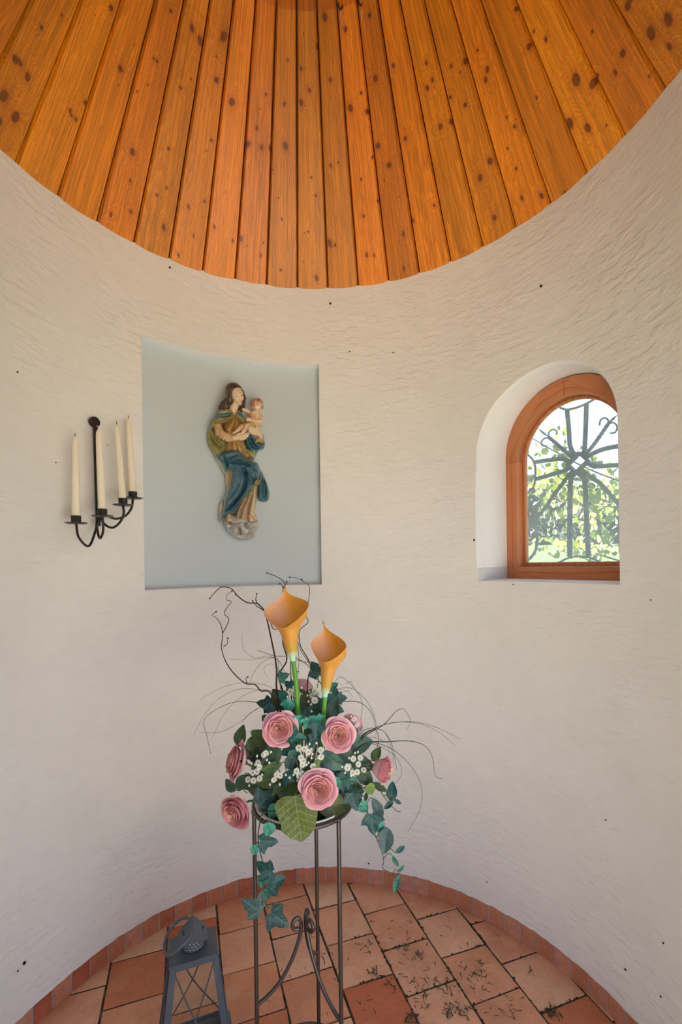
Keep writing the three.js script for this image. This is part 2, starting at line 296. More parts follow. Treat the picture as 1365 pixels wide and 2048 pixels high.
    let g = new THREE.BufferGeometry(); g.setAttribute('position', new THREE.Float32BufferAttribute(P, 3)); g.setAttribute('uv', new THREE.Float32BufferAttribute(U, 2)); g.setIndex(I); g = toCreasedNormals(g, 0.3);
    const b = part('board', g, pine, ceil), az = BAZ0 + (k + 0.5) * BSTEP;
    // local: +y up the slope towards the apex, +z into the room
    const up = polar(az, -1, 0).setY(RISE).normalize(), acr = V(Math.cos(az), 0, Math.sin(az)), inn = acr.clone().cross(up);
    b.matrixAutoUpdate = true; b.quaternion.setFromRotationMatrix(new THREE.Matrix4().makeBasis(acr, up, inn)); b.position.copy(polar(az, apo, TOP));
  }
  const gd = new THREE.CylinderGeometry(0.512, 0.512, 0.004, 72); gd.translate(0, TOP + RISE * (1 - 0.515), 0);
  part('clear_disc', gd, phys({ color: 0xfdf6ee, transmission: 1, thickness: 0, roughness: 0.04, ior: 1.49 }), ceil, 'clear acrylic disc across the top of the cone');
  for (const [x, y] of [[681, 15], [721, 7]]) { const p = onY(x, y, TOP + RISE * 0.485), q = p.clone().multiply(V(1.03, 1, 1.03)).add(V(0, -0.05, 0)); part('hook', sweep([p.clone().add(V(0, 0.02, 0)), p.clone().add(V(-0.008, 0.004, 0.006)), p.clone().add(V(0, -0.012, 0.004)), p.clone().add(V(0.009, 0, 0.004)), p.clone().add(V(0.002, 0.012, 0))], 0.0032, { seg: 24, sides: 6 }), std({ color: hex(0x4a3a2c), metalness: 0.4, roughness: 0.5 }), ceil); part('hook_wire', sweep([p, p.clone().lerp(q, 0.5), q], 0.0012, { seg: 6, sides: 5 }), std({ color: hex(0xe8d8b8), roughness: 0.4 }), ceil); }
  const rs = new THREE.LatheGeometry([[0.001, APEX + 0.07], [1.06, APEX + 0.07 - RISE * 1.06], [1.36, TOP - 0.02], [1.36, TOP - 0.05], [1.2, TOP - 0.004]].map(([x, y]) => new THREE.Vector2(x, y)), 72);
  part('roof_shell', rs, std({ color: hex(0x4a3324), roughness: 0.9 }), ceil);
}

// ---------------------------------------------------------------- floor: square terracotta tiles in half bond, clipped by the round wall
const FLE1 = V(Math.cos(-18.5 * DEG), 0, Math.sin(-18.5 * DEG)), FLE2 = V(-FLE1.z, 0, FLE1.x);
{
  const clay = [0, 1, 2].map((s) => tex(512, 512, (u, v, o) => {
    const a = fbm(u * 4, v * 4, 4, 4, 301 + s, 5), b = fbm(u * 40, v * 40, 40, 40, 311 + s, 3), c = vnoise(u * 240, v * 240, 240, 240, 321 + s), pale = sstep(0.56, 0.72, fbm(u * 7, v * 7, 7, 7, 331 + s, 4));
    const pit = vnoise(u * 90, v * 90, 90, 90, 341 + s) > 0.965 ? 0.82 : 1, k = (0.88 + 0.16 * a + 0.08 * (b - 0.5) + 0.07 * (c - 0.5)) * pit;
    o[0] = k * lerp(1, 1.02, pale); o[1] = k * lerp(0.98, 1.1, pale); o[2] = k * lerp(0.97, 1.15, pale);
  }, true));
  const clayBump = tex(512, 512, (u, v, o) => { o[0] = o[1] = o[2] = 0.5 * fbm(u * 16, v * 16, 16, 16, 351, 4) + 0.5 * vnoise(u * 200, v * 200, 200, 200, 352) * 0.6; });
  const cols = [0xe3ab88, 0xdc9a75, 0xe6b493, 0xd18660, 0xdfa27e, 0xcb7852, 0xe9bc9a];
  const mats = cols.map((c, i) => { const m = clay[i % 3].clone(); m.repeat.set(2.2, 2.2); m.offset.set(i * 0.31, i * 0.17); return std({ color: hex(c), map: m, bumpMap: clayBump, bumpScale: 0.0012, roughness: 0.82 }); });
  const floor = struct('floor', 'square terracotta floor tiles laid in half bond', 'floor');
  const RF = 1.012, ringP = Array.from({ length: 72 }, (_, i) => [Math.cos(i / 72 * 2 * Math.PI) * RF, Math.sin(i / 72 * 2 * Math.PI) * RF]);
  const clip = (poly) => { let out = poly; for (let i = 0; i < 72 && out.length; i++) { const [ax, ay] = ringP[i], [bx, by] = ringP[(i + 1) % 72], inp = out; out = []; const f = ([x, y]) => (bx - ax) * (y - ay) - (by - ay) * (x - ax); for (let k = 0; k < inp.length; k++) { const p = inp[k], q = inp[(k + 1) % inp.length], fp = f(p), fq = f(q); if (fp >= 0) out.push(p); if (fp * fq < 0) { const t = fp / (fp - fq); out.push([lerp(p[0], q[0], t), lerp(p[1], q[1], t)]); } } } return out; };
  const area = (p) => p.reduce((s, q, i) => s + q[0] * p[(i + 1) % p.length][1] - q[1] * p[(i + 1) % p.length][0], 0) / 2;
  let n = 0;
  for (let c = -8; c <= 8; c++) for (let r = -8; r <= 8; r++) {
    const s0 = 0.400 + c * 0.1985, t0 = -0.712 + r * 0.199 + ((c % 2 + 2) % 2) * 0.1015, j = () => rr(-0.002, 0.002);
    const e = 0.0035, q = [[s0 + e + j(), t0 + e + j()], [s0 + 0.1985 - e + j(), t0 + e + j()], [s0 + 0.1985 - e + j(), t0 + 0.199 - e + j()], [s0 + e + j(), t0 + 0.199 - e + j()]];
    const mi = Math.floor(rnd() * mats.length), tilt = rr(-0.0012, 0.0012);
    const w = q.map(([s, t]) => [FLE1.x * s + FLE2.x * t, FLE1.z * s + FLE2.z * t]), cl = clip(w.map(([x, z]) => [x, -z]).reverse());
    if (cl.length < 3 || Math.abs(area(cl)) < 0.0006) continue;
    const sh = new THREE.Shape(cl.map(([x, y]) => new THREE.Vector2(x, y)));
    const g = bevelled(sh, 0.02, 0.0022, 2); g.rotateX(-Math.PI / 2); g.translate(0, -0.02 + tilt, 0);
    part('tile', toCreasedNormals(g, 0.9), mats[mi], floor); n++;
  }
  const bedT = tex(512, 512, (u, v, o) => { const a = sstep(0.42, 0.6, fbm(u * 22, v * 22, 22, 22, 361, 4)), b = vnoise(u * 200, v * 200, 200, 200, 362), m = sstep(0.5, 0.62, fbm(u * 9, v * 9, 9, 9, 363, 4)); const k = 0.6 + 0.5 * b; o[0] = k * lerp(0.42, lerp(0.24, 0.16, m), a); o[1] = k * lerp(0.33, lerp(0.18, 0.19, m), a); o[2] = k * lerp(0.25, lerp(0.11, 0.07, m), a); }, true);
  const bt = bedT.clone(); bt.repeat.set(2, 2);
  const bed = new THREE.CylinderGeometry(1.29, 1.29, 0.06, 72); bed.translate(0, -0.0355, 0);
  { const p = bed.attributes.position, uv = bed.attributes.uv; for (let i = 0; i < p.count; i++) uv.setXY(i, p.getX(i), p.getZ(i)); }
  part('joint_bed', bed, std({ map: bt, roughness: 1, bumpMap: clayBump, bumpScale: 0.004 }), floor, 'dark earthy joints between the tiles');
}
{
  const skirt = struct('baseboard_round', 'row of upright terracotta bricks round the foot of the wall', 'baseboard');
  const bm = tex(256, 256, (u, v, o) => { const a = fbm(u * 5, v * 5, 5, 5, 401, 4), c = vnoise(u * 110, v * 110, 110, 110, 402), pit = vnoise(u * 50, v * 50, 50, 50, 403) > 0.96 ? 0.75 : 1, pale = sstep(0.6, 0.75, fbm(u * 9, v * 9, 9, 9, 404, 3)); const k = (0.84 + 0.2 * a + 0.1 * (c - 0.5)) * pit; o[0] = k; o[1] = k * lerp(0.98, 1.1, pale); o[2] = k * lerp(0.97, 1.18, pale); }, true);
  const mats = [0xd08460, 0xc87353, 0xd8967a, 0xbf6749, 0xd48c6a].map((c, i) => { const t = bm.clone(); t.repeat.set(5, 5); t.offset.set(i * 0.37, i * 0.21); return std({ color: hex(c), map: t, roughness: 0.85, bumpMap: bm, bumpScale: 0.001 }); });
  const N = 93, wdt = 2 * Math.PI / N, sh = (w) => { const s = new THREE.Shape(); s.moveTo(-w / 2, -0.012); s.lineTo(w / 2, -0.012); s.lineTo(w / 2, BRICK_H + 0.004); s.lineTo(-w / 2, BRICK_H + 0.004); return s; };
  const gs = [0.0625, 0.0635, 0.0645].map((w) => { const g = bevelled(sh(w), 0.03, 0.0016); g.translate(0, 0, -0.03); return toCreasedNormals(g, 0.5); });
  for (let i = 0; i < N; i++) {
    const az = (-0.8 * DEG) + (i + 0.5) * wdt; if (Math.abs(((az - DOORC + 3 * Math.PI) % (2 * Math.PI)) - Math.PI) < DOORAZ + 0.02) continue;
    const b = part('brick', gs[i % 3], mats[Math.floor(rnd() * mats.length)], skirt); b.position.copy(polar(az, 1.006 + rr(-0.0012, 0.0012), rr(-0.0012, 0.0012))); b.rotation.y = -az;
  }
  const a0 = DOORC - 2 * Math.PI + DOORAZ + 0.01, a1 = DOORC - DOORAZ - 0.01, rows = [[], []];
  for (let i = 0; i <= 200; i++) { rows[0].push(polar(lerp(a0, a1, i / 200), 1.0105, -0.01)); rows[1].push(polar(lerp(a0, a1, i / 200), 1.0105, BRICK_H + 0.006)); }
  part('mortar', loft(rows), std({ color: hex(0xa9a196), roughness: 1 }), skirt, 'grey mortar between the bricks');
}

// ---------------------------------------------------------------- window: arched pine frame, pane, and the wrought iron grille outside
const frameGrain = tex(256, 1024, (u, v, o) => {
  const w = 0.05 * fbm(u * 3, v * 2, 3, 2, 501, 3), r = (u + w) * 15, g = r - Math.floor(r), late = sstep(0.5, 0.95, g), f = vnoise(u * 200, v * 24, 200, 24, 502), b = fbm(u * 3, v * 4, 3, 4, 503, 3);
  const kx = (u - 0.55) / 0.05, ky = (v - 0.31) / 0.02, kn = 1 - sstep(0.6, 1.2, Math.hypot(kx, ky)), k = (0.95 + 0.2 * (b - 0.5) - 0.07 * late + 0.1 * (f - 0.5));
  o[0] = lerp(k, 0.5, kn); o[1] = lerp(k * (1 - 0.1 * late), 0.4, kn); o[2] = lerp(k * (1 - 0.15 * late), 0.4, kn);
}, true);
const grainAlong = (rot, sx = 2.2, sy = 0.9) => { const t = frameGrain.clone(); t.repeat.set(sx, sy); t.rotation = rot; return t; };
const frameWood = phys({ color: hex(0xd08350), map: grainAlong(0), roughness: 0.45, clearcoat: 0.25, clearcoatRoughness: 0.3 });
{
  const win = struct('window_1', 'small round arched window with an orange pine frame', 'window');
  const m = new THREE.Matrix4().makeBasis(wa, V(0, 1, 0), wn.clone()); m.setPosition(0, 0, 0);   // local x along the wall, z outwards (left handed pairs kept out: x cross y = -z)
  // basis (wa, up, wn): wa x up = -wn, so mirror x to stay right handed
  const mm = new THREE.Matrix4().makeBasis(wa.clone().negate(), V(0, 1, 0), wn); win.applyMatrix4(mm);
  const D0 = 1.14, D1 = 1.205, O = WHALF + 0.012, FW = 0.068, B0 = WSILL - 0.006, B1 = WSILL + 0.052;
  const rect = (x0, x1, y0, y1) => { const s = new THREE.Shape(); s.moveTo(x0, y0); s.lineTo(x1, y0); s.lineTo(x1, y1); s.lineTo(x0, y1); return s; };
  const put = (name, shape, d0, d1, mat, bev = 0.003) => { const g = bevelled(shape, d1 - d0, bev, 2, 20); g.translate(0, 0, d0); const cg = toCreasedNormals(g, 0.5), pp = cg.attributes.position, uv = cg.attributes.uv; for (let i = 0; i < pp.count; i++) { const x = pp.getX(i), y = pp.getY(i), z = pp.getZ(i); if (name === 'arch_segment') uv.setXY(i, Math.hypot(x, y - SP) + z, Math.atan2(y - SP, x) * 0.25); else if (name === 'bottom_rail') uv.setXY(i, y + z + 0.3, x); else uv.setXY(i, x + z, y); } return part(name, cg, mat, win); };
  const SP = WSPRING - 0.02;
  for (const s of [-1, 1]) put('stile', rect(Math.min(s * O, s * (O - FW)), Math.max(s * O, s * (O - FW)), B0, SP), D0, D1, frameWood);
  for (const [t0, t1] of [[0.001, Math.PI / 2 - 0.001], [Math.PI / 2 + 0.001, Math.PI - 0.001]]) {
    const sh = new THREE.Shape(); sh.absarc(0, SP, O, t0, t1, false); sh.absarc(0, SP, O - FW, t1, t0, true);
    put('arch_segment', sh, D0, D1, frameWood);
  }
  put('bottom_rail', rect(-O + FW, O - FW, B0, B1), D0, D1, frameWood);
  // inner sash bead, set back, holding the pane
  const bead = new THREE.Shape(); const bi = O - FW - 0.012, b0 = B1 + 0.018;
  bead.moveTo(-O + FW, B1); bead.lineTo(O - FW, B1); bead.lineTo(O - FW, SP); bead.absarc(0, SP, O - FW, 0, Math.PI, false); bead.lineTo(-O + FW, B1);
  const hole = new THREE.Path(); hole.moveTo(-bi, b0); hole.lineTo(bi, b0); hole.lineTo(bi, SP); hole.absarc(0, SP, bi, 0, Math.PI, false); hole.lineTo(-bi, b0); bead.holes.push(hole);
  put('glazing_bead', bead, D0 + 0.04, D1 - 0.004, frameWood, 0.002);
  const ps = new THREE.Shape(); ps.moveTo(-bi - 0.004, b0 - 0.004); ps.lineTo(bi + 0.004, b0 - 0.004); ps.lineTo(bi + 0.004, SP); ps.absarc(0, SP, bi + 0.004, 0, Math.PI, false); ps.lineTo(-bi - 0.004, b0 - 0.004);
  const pg = new THREE.ShapeGeometry(ps, 24); pg.translate(0, 0, D0 + 0.052);
  // dust and dried splashes on the pane scatter the daylight
  const dust = tex(1024, 1024, (u, v, o) => {
    const a = fbm(u * 12, v * 12, 12, 12, 511, 4), sp = vnoise(u * 330, v * 330, 330, 330, 512), s2 = vnoise(u * 120, v * 120, 120, 120, 513);
    o[0] = o[1] = o[2] = 0.46 + 0.12 * a + 0.45 * sstep(0.9, 0.97, sp) + 0.3 * sstep(0.94, 0.98, s2);
  });
  dust.repeat.set(2, 2);
  part('pane', pg, phys({ color: 0xffffff, transmission: 1, thickness: 0, roughness: 1, roughnessMap: dust, ior: 1.45 }), win, 'dusty window pane');
}
const iron = phys({ color: hex(0x4a4b4e), metalness: 0.35, roughness: 0.5 });
{
  const DG = 1.262, G = thing('window_grille', 'wrought iron grille of twisted bars and scrolls outside the arched window', 'grille');
  const z4 = (x, y) => onPlane(1050 + x * 0.1392, 780 + y * 0.1392, wn, DG), z5 = (x, y) => onPlane(1050 + x * 0.1392, 950 + y * 0.1392, wn, DG);
  const twist = (pts, turns, r = 0.0068) => part('twisted_bar', sweep(pts, r, { seg: 70, sides: 4, twist: turns * Math.PI * 2, square: true }), iron, G);
  const flatbar = (pts, name = 'curved_bar', r = 0.0045, seg = 28) => part(name, sweep(pts, r, { seg, sides: 6 }), iron, G);
  twist([z4(610, 280), z4(640, 600), z4(655, 800), z4(712, 915), z4(755, 935)], 5); twist([z4(890, 200), z4(880, 500), z4(868, 760), z4(855, 880), z4(820, 925)], 5);
  flatbar([z4(430, 215), z4(515, 255), z4(600, 282), z4(740, 255), z4(870, 205), z4(1000, 130), z4(1100, 40)], 'ring_bar');
  twist([z4(150, 1035), z4(360, 1005), z4(540, 990), z4(620, 1025), z4(655, 1060)], 4); twist([z4(160, 1280), z4(380, 1215), z4(600, 1145), z4(665, 1100)], 4);
  flatbar([z4(-60, 870), z4(45, 930), z4(120, 1010), z4(150, 1100), z4(155, 1220), z5(150, 60), z5(130, 170), z5(60, 240), z5(-40, 300)], 'ring_bar');
  twist([z5(740, -30), z5(690, 15), z5(665, 90), z5(655, 400), z5(650, 1165)], 6, 0.0078); twist([z5(770, -30), z5(840, 10), z5(868, 110), z5(885, 500), z5(918, 1165)], 6, 0.0078);
  flatbar([z5(455, 1290), z5(555, 1225), z5(660, 1185), z5(780, 1170), z5(900, 1180), z5(1030, 1225), z5(1120, 1280)], 'ring_bar');
  twist([z4(870, 985), z4(930, 940), z4(1100, 860), z4(1290, 815), z4(1520, 790)], 4); twist([z4(880, 1040), z4(940, 1070), z4(1010, 1095), z4(1300, 1080), z4(1520, 1090)], 4);
  flatbar([z4(1600, 620), z4(1530, 760), z4(1510, 950), z4(1540, 1150), z4(1600, 1260)], 'ring_bar');
  twist([z4(720, 1000), z4(470, 780), z4(340, 672)], 2.5, 0.0056); twist([z4(850, 960), z4(1020, 750), z4(1210, 475)], 2.5, 0.0056);
  flatbar([z4(340, 672), z4(352, 610), z4(400, 568), z4(450, 580), z4(466, 615), z4(450, 645)], 'scroll', 0.0034); flatbar([z4(340, 680), z4(280, 700), z4(240, 750), z4(258, 800), z4(322, 806)], 'scroll', 0.0034);
  flatbar([z4(1210, 478), z4(1195, 425), z4(1145, 400), z4(1095, 430), z4(1075, 510)], 'scroll', 0.0034); flatbar([z4(1210, 478), z4(1280, 470), z4(1330, 530), z4(1300, 610), z4(1230, 620)], 'scroll', 0.0034);
  for (const [a, b] of [[z4(330, 668), z4(188, 548)], [z4(1215, 470), z4(1340, 350)]]) part('spear_tip', sweep([a, a.clone().lerp(b, 0.3), a.clone().lerp(b, 0.7), b], (t) => 0.0002 + 0.0062 * Math.pow(Math.sin(Math.PI * Math.pow(t, 0.7)), 1.2), { seg: 14, sides: 6, flat: 0.4 }), iron, G);
  twist([z5(690, -70), z5(420, 290), z5(290, 480), z5(115, 695)], 2.5, 0.0062); twist([z5(840, -60), z5(1080, 120), z5(1190, 230), z5(1420, 500)], 2.5, 0.0062);
  flatbar([z5(-40, 615), z5(60, 655), z5(115, 692), z5(168, 800), z5(180, 960), z5(150, 1100), z5(70, 1205), z5(-20, 1270)], 'curved_bar', 0.006); flatbar([z5(1540, 420), z5(1420, 500), z5(1370, 640), z5(1360, 900), z5(1400, 1150)], 'curved_bar', 0.006);
  // the diamond in the middle: four short flat bars on edge
  const dm = [z4(788, 905), z4(915, 1018), z4(742, 1188), z4(625, 1072)];
  for (let i = 0; i < 4; i++) { const a = dm[i], b = dm[(i + 1) % 4], ab = b.clone().sub(a), g = new THREE.BoxGeometry(ab.length() + 0.008, 0.008, 0.026); const x = ab.clone().normalize(), z = wn.clone(), y = z.clone().cross(x); const q = part('diamond_bar', g, iron, G); q.quaternion.setFromRotationMatrix(new THREE.Matrix4().makeBasis(x, y, z)); q.position.copy(a).add(b).multiplyScalar(0.5); }
  // ends let into the reveal
}

// ---------------------------------------------------------------- outdoors: rising lawn, gravel forecourt, young tree by the window, hedge and trees beyond
const VAZ = 29 * DEG, vd = polar(VAZ, 1, 0), va = V(Math.cos(VAZ), 0, Math.sin(VAZ)), viewPt = (a, d) => V(EYEP.x + vd.x * d + va.x * a, 0, EYEP.z + vd.z * d + va.z * a);
const groundY = (x, z) => { const d = Math.hypot(x, z), along = (x * vd.x + z * vd.z) / Math.max(d, 0.01); return -0.14 + (1.72 * sstep(2.5, 13, d) + 0.06 * Math.max(0, d - 12)) * sstep(-0.3, 0.6, along); };
{
  const gt = tex(512, 512, (u, v, o) => { const a = fbm(u * 6, v * 6, 6, 6, 601, 5), b = vnoise(u * 240, v * 240, 240, 240, 602), c = fbm(u * 50, v * 50, 50, 50, 603, 2); const k = 0.7 + 0.35 * b + 0.2 * (c - 0.5); o[0] = k * lerp(0.21, 0.26, a); o[1] = k * lerp(0.32, 0.36, a); o[2] = k * lerp(0.17, 0.20, a); }, true);
  const lawnT = gt.clone(); lawnT.repeat.set(0.5, 0.5);
  const rows = []; for (let j = 0; j <= 40; j++) { const r = 1.28 + 90 * Math.pow(j / 40, 2.2), q = []; for (let i = 0; i <= 96; i++) { const az = i / 96 * 2 * Math.PI, p = polar(az, r, 0); p.y = groundY(p.x, p.z); q.push(p); } rows.push(q); }
  const g = loft(rows), p = g.attributes.position, uv = g.attributes.uv; for (let i = 0; i < p.count; i++) uv.setXY(i, p.getX(i), p.getZ(i));
  const lawn = struct('lawn', 'mown grass rising gently beyond the chapel', 'lawn'); part('grass_ground', g, std({ map: lawnT, roughness: 1 }), lawn);
  const fc = struct('forecourt', 'pale gravel forecourt in front of the doorway', 'path');
  const fg = tex(512, 512, (u, v, o) => { const a = vnoise(u * 90, v * 90, 90, 90, 611), b = vnoise(u * 210, v * 210, 210, 210, 612), k = 0.62 + 0.25 * a + 0.2 * (b - 0.5); o[0] = k * 1.07; o[1] = k * 1.05; o[2] = k * 1.0; }, true); fg.repeat.set(1, 1);
  const sh = new THREE.Shape(); sh.moveTo(-3, -0.6); sh.lineTo(3, -0.6); sh.lineTo(4.5, -8); sh.lineTo(-4.5, -8);
  const fgeo = new THREE.ExtrudeGeometry(sh, { depth: 0.1, bevelEnabled: false }); fgeo.rotateX(-Math.PI / 2); fgeo.translate(0, -0.2, 0); fgeo.rotateY(Math.PI - DOORC); part('gravel', fgeo, std({ map: fg, roughness: 1 }), fc);
}
const leafShape = (() => { const s = new THREE.Shape(); s.moveTo(0, 0); s.bezierCurveTo(0.55, 0.1, 0.6, 0.65, 0, 1); s.bezierCurveTo(-0.6, 0.65, -0.55, 0.1, 0, 0); const g = new THREE.ShapeGeometry(s, 4); const p = g.attributes.position; for (let i = 0; i < p.count; i++) p.setZ(i, 0.12 * Math.abs(p.getX(i)) - 0.15 * p.getY(i) * p.getY(i)); g.computeVertexNormals(); return g; })();
function foliage(parent, count, place, size, mat, colA, colB) {
  const im = new THREE.InstancedMesh(leafShape, mat, count), m = new THREE.Matrix4(), q = new THREE.Quaternion(), e = new THREE.Euler(), c = new THREE.Color();
  for (let i = 0; i < count; i++) { const p = place(); e.set(rr(-1.2, 1.2), rr(0, 6.28), rr(-1.2, 1.2)); q.setFromEuler(e); const s = size * rr(0.6, 1.25); m.compose(p, q, V(s, s, s)); im.setMatrixAt(i, m); c.copy(colA).lerp(colB, rnd()); im.setColorAt(i, c); }
  im.name = 'foliage'; im.userData.kind = 'stuff'; im.castShadow = im.receiveShadow = true; parent.add(im); return im;
}
{
  const leafMat = phys({ color: 0xffffff, roughness: 0.9, transmission: 0.45, thickness: 0 });
  const bark = std({ color: hex(0x5b4d40), roughness: 0.95 });
  // young tree whose branches hang before the window
  const base = viewPt(0.45, 4.1); base.y = groundY(base.x, base.z);
  const tree = thing('young_tree', 'young tree with yellow green leaves just outside the arched window', 'tree', base.toArray());
  const bp = [];
  part('trunk', sweep([V(0, -0.05, 0), V(0.03, 0.7, 0.02), V(-0.02, 1.7, 0.03), V(0.05, 2.6, 0)], (t) => 0.028 * (1 - 0.7 * t), { seg: 16, sides: 8 }), bark, tree);
  const across = va, outv = vd;
  for (let i = 0; i < 34; i++) {
    const y0 = rr(0.5, 2.35), s = i % 2 ? 1 : -1, l = rr(0.6, 1.5) * (y0 < 1.6 ? 1 : 0.8), o = rr(-0.6, 0.6), up = rr(0.05, 0.7);
    const a = V(0, y0, 0), d = V(0, 0, 0).addScaledVector(across, s * l).addScaledVector(outv, o).setY(up), c = a.clone().add(d), b = a.clone().lerp(c, 0.5).add(V(0, -0.08 + rr(-0.1, 0.1), 0));
    part('branch', sweep([a, b, c], (t) => 0.009 * (1 - 0.75 * t), { seg: 10, sides: 5 }), bark, tree); const cv = new THREE.CatmullRomCurve3([a, b, c]); bp.push(cv);
  }
  foliage(tree, 2800, () => { const cv = bp[Math.floor(rnd() * bp.length)], p = cv.getPoint(Math.pow(rnd(), 0.6)); return p.add(V(rr(-0.12, 0.12), rr(-0.2, 0.12), rr(-0.12, 0.12))); }, 0.062, leafMat, hex(0x7c8826), hex(0x566f1c));
  // shrubs and trees at the top of the slope
  const spots = [[-5.2, 27, 4.2, 4.6, 1], [-2.4, 29, 4.2, 3.2, 0], [-0.4, 26, 3.6, 2.4, 1], [2.2, 28, 4, 3.1, 0], [3.2, 22, 3.4, 3.6, 1], [6.2, 27, 4.6, 4.8, 1], [8.5, 30, 5, 4, 0], [-8.5, 30, 5, 4.4, 0]];
  const kinds = ['dense grey green shrub on the rising lawn beyond the window', 'dark blue green tree on the rising lawn beyond the window'];
  spots.forEach(([a, d, w, h, k], i) => {
    const b = viewPt(a, d); b.y = groundY(b.x, b.z) - 0.05;
    const t = thing(k ? 'evergreen_tree' : 'broadleaf_shrub', kinds[k], k ? 'tree' : 'shrub', b.toArray(), 0, k ? 'dark trees beyond the window' : 'grey green shrubs beyond the window');
    part('stem', sweep([V(0, -0.1, 0), V(0.05, h * 0.4, 0), V(0, h * 0.8, 0)], (q) => 0.06 * (1 - 0.6 * q), { seg: 8, sides: 6 }), bark, t);
    const lobes = Array.from({ length: 9 }, () => [rr(-0.55, 0.55) * w / 2 * 1.4, rr(0.25, 0.8) * h, rr(-0.5, 0.5) * w / 2, rr(0.25, 0.45) * w]);
    foliage(t, 1500, () => { const l = lobes[Math.floor(rnd() * lobes.length)], v = V(rr(-1, 1), rr(-1, 1), rr(-1, 1)).normalize().multiplyScalar(l[3] * Math.pow(rnd(), 0.3)); return V(l[0] + v.x, Math.max(0.05, l[1] + v.y * 0.9), l[2] + v.z); }, 0.16 + 0.006 * d, leafMat, k ? hex(0x344631) : hex(0x4c5f38), k ? hex(0x263529) : hex(0x5f6d2d));
  });
}

// ---------------------------------------------------------------- wall sconce with four candles
const at = (px, py, depth) => onZ(px, py, EYEP.z - depth);
const blackIron = phys({ color: hex(0x2b2320), metalness: 0.5, roughness: 0.36, clearcoat: 0.2, clearcoatRoughness: 0.4 });
{
  const S = (x, y, d) => at(100 + x * 0.15625, 800 + y * 0.15625, d);
  const o = thing('wall_sconce', 'dark wrought iron four armed candle sconce on the white wall', 'sconce');
  const dc = onCyl(189, 844, 0.985), az = azOf(dc);
  const disc = new THREE.CylinderGeometry(0.0185, 0.0195, 0.012, 28); disc.rotateX(Math.PI / 2);
  const dd = part('disc', disc, blackIron, o); dd.position.copy(dc); dd.rotation.y = -az;
  const b0 = onCyl(190, 850, 0.983), b1 = onCyl(196, 1052, 0.983), bl = b0.distanceTo(b1), bar = part('back_bar', bevelled((() => { const s = new THREE.Shape(); s.moveTo(-0.0085, 0); s.lineTo(0.0085, 0); s.lineTo(0.0085, bl); s.lineTo(-0.0085, bl); return s; })(), 0.006, 0.001), blackIron, o);
  bar.position.copy(b1); bar.rotation.y = -azOf(b1); bar.rotation.z = Math.atan2(-(b0.clone().sub(b1).dot(V(Math.cos(azOf(b1)), 0, Math.sin(azOf(b1))))), bl);
  const wb = (py) => { const p = onCyl(194, py, 0.972); return p; };
  const cups = [[335, 1580, 1.56, 320, 470, 1480], [672, 1490, 1.61, 622, 372, 1400], [935, 1350, 1.69, 855, 315, 1258], [1062, 1262, 1.76, 1002, 240, 1172]];
  const arms = [[[590, 1500], [580, 1680], [490, 1872], [370, 1760], [335, 1590]], [[600, 1500], [610, 1680], [642, 1772], [680, 1680], [682, 1500]], [[640, 1500], [700, 1590], [800, 1635], [900, 1560], [945, 1450], [938, 1360]], [[620, 1440], [740, 1485], [850, 1520], [970, 1480], [1045, 1380], [1065, 1275]]];
  const wax = phys({ color: hex(0xf6ead0), roughness: 0.42, clearcoat: 0.15, clearcoatRoughness: 0.3 });
  const wickM = std({ color: hex(0x1b1714), roughness: 1 }), wickW = std({ color: hex(0xe8dcc0), roughness: 1 });
  const which = ['beside the bar, lowest of the four', 'standing in front of the iron bar', 'in the second highest cup', 'in the highest cup, next to the niche'];
  const panG = new THREE.LatheGeometry([[0, -0.0015], [0.03, -0.001], [0.0355, 0.0028], [0.0365, 0.0028], [0.031, 0.0008], [0.0, 0.0008]].map(([x, y]) => new THREE.Vector2(x, y)), 36);
  const cupG = new THREE.LatheGeometry([[0, 0], [0.0155, 0], [0.0155, 0.026], [0.0135, 0.026], [0.0135, 0.003], [0, 0.003]].map(([x, y]) => new THREE.Vector2(x, y)), 28);
  cups.forEach(([x, y, d, tx, ty, by], i) => {
    const p = S(x, y, d), attach = wb(1040 - i * 9);
    const a = arms[i], n = a.length, pts = a.map(([ax, ay], k) => S(ax, ay, lerp(EYEP.z - attach.z, d, Math.pow(k / (n - 1), 0.7)))); pts[0] = attach; pts[n - 1].copy(p);
    const arm = part('arm', sweep(pts, 0.0042, { seg: 40, sides: 8 }), blackIron, o);
    const pan = part('drip_pan', toCreasedNormals(panG, 0.6), blackIron, arm); pan.position.copy(p);
    const cup = part('cup', toCreasedNormals(cupG, 0.6), blackIron, arm); cup.position.copy(p);
    const foot = p.clone().add(V(0, 0.004, 0)), tip = S(tx, ty, d), L = tip.distanceTo(foot);
    const c = thing('taper_candle', `cream taper candle ${which[i]}`, 'candle', foot.toArray(), 0, 'taper candles in the wall sconce');
    c.quaternion.setFromUnitVectors(V(0, 1, 0), tip.clone().sub(foot).normalize());
    const prof = [[0, 0], [0.0128, 0], [0.0128, 0.05], [0.0122, L * 0.4], [0.0108, L * 0.75], [0.0098, L * 0.9], [0.0085, L * 0.955], [0.005, L * 0.985], [0.0018, L]];
    part('wax', new THREE.LatheGeometry(new THREE.SplineCurve(prof.map(([a, b]) => new THREE.Vector2(a, b))).getPoints(40).map((q) => new THREE.Vector2(Math.max(0, q.x), q.y)), 24), wax, c);
    part('wick', sweep([V(0, L - 0.002, 0), V(i === 1 ? -0.001 : 0.0005, L + 0.006, 0), V(i === 1 ? -0.006 : 0.001, L + 0.012, 0)], 0.0012, { seg: 6, sides: 6 }), i === 1 ? wickW : wickM, c);
  });
}

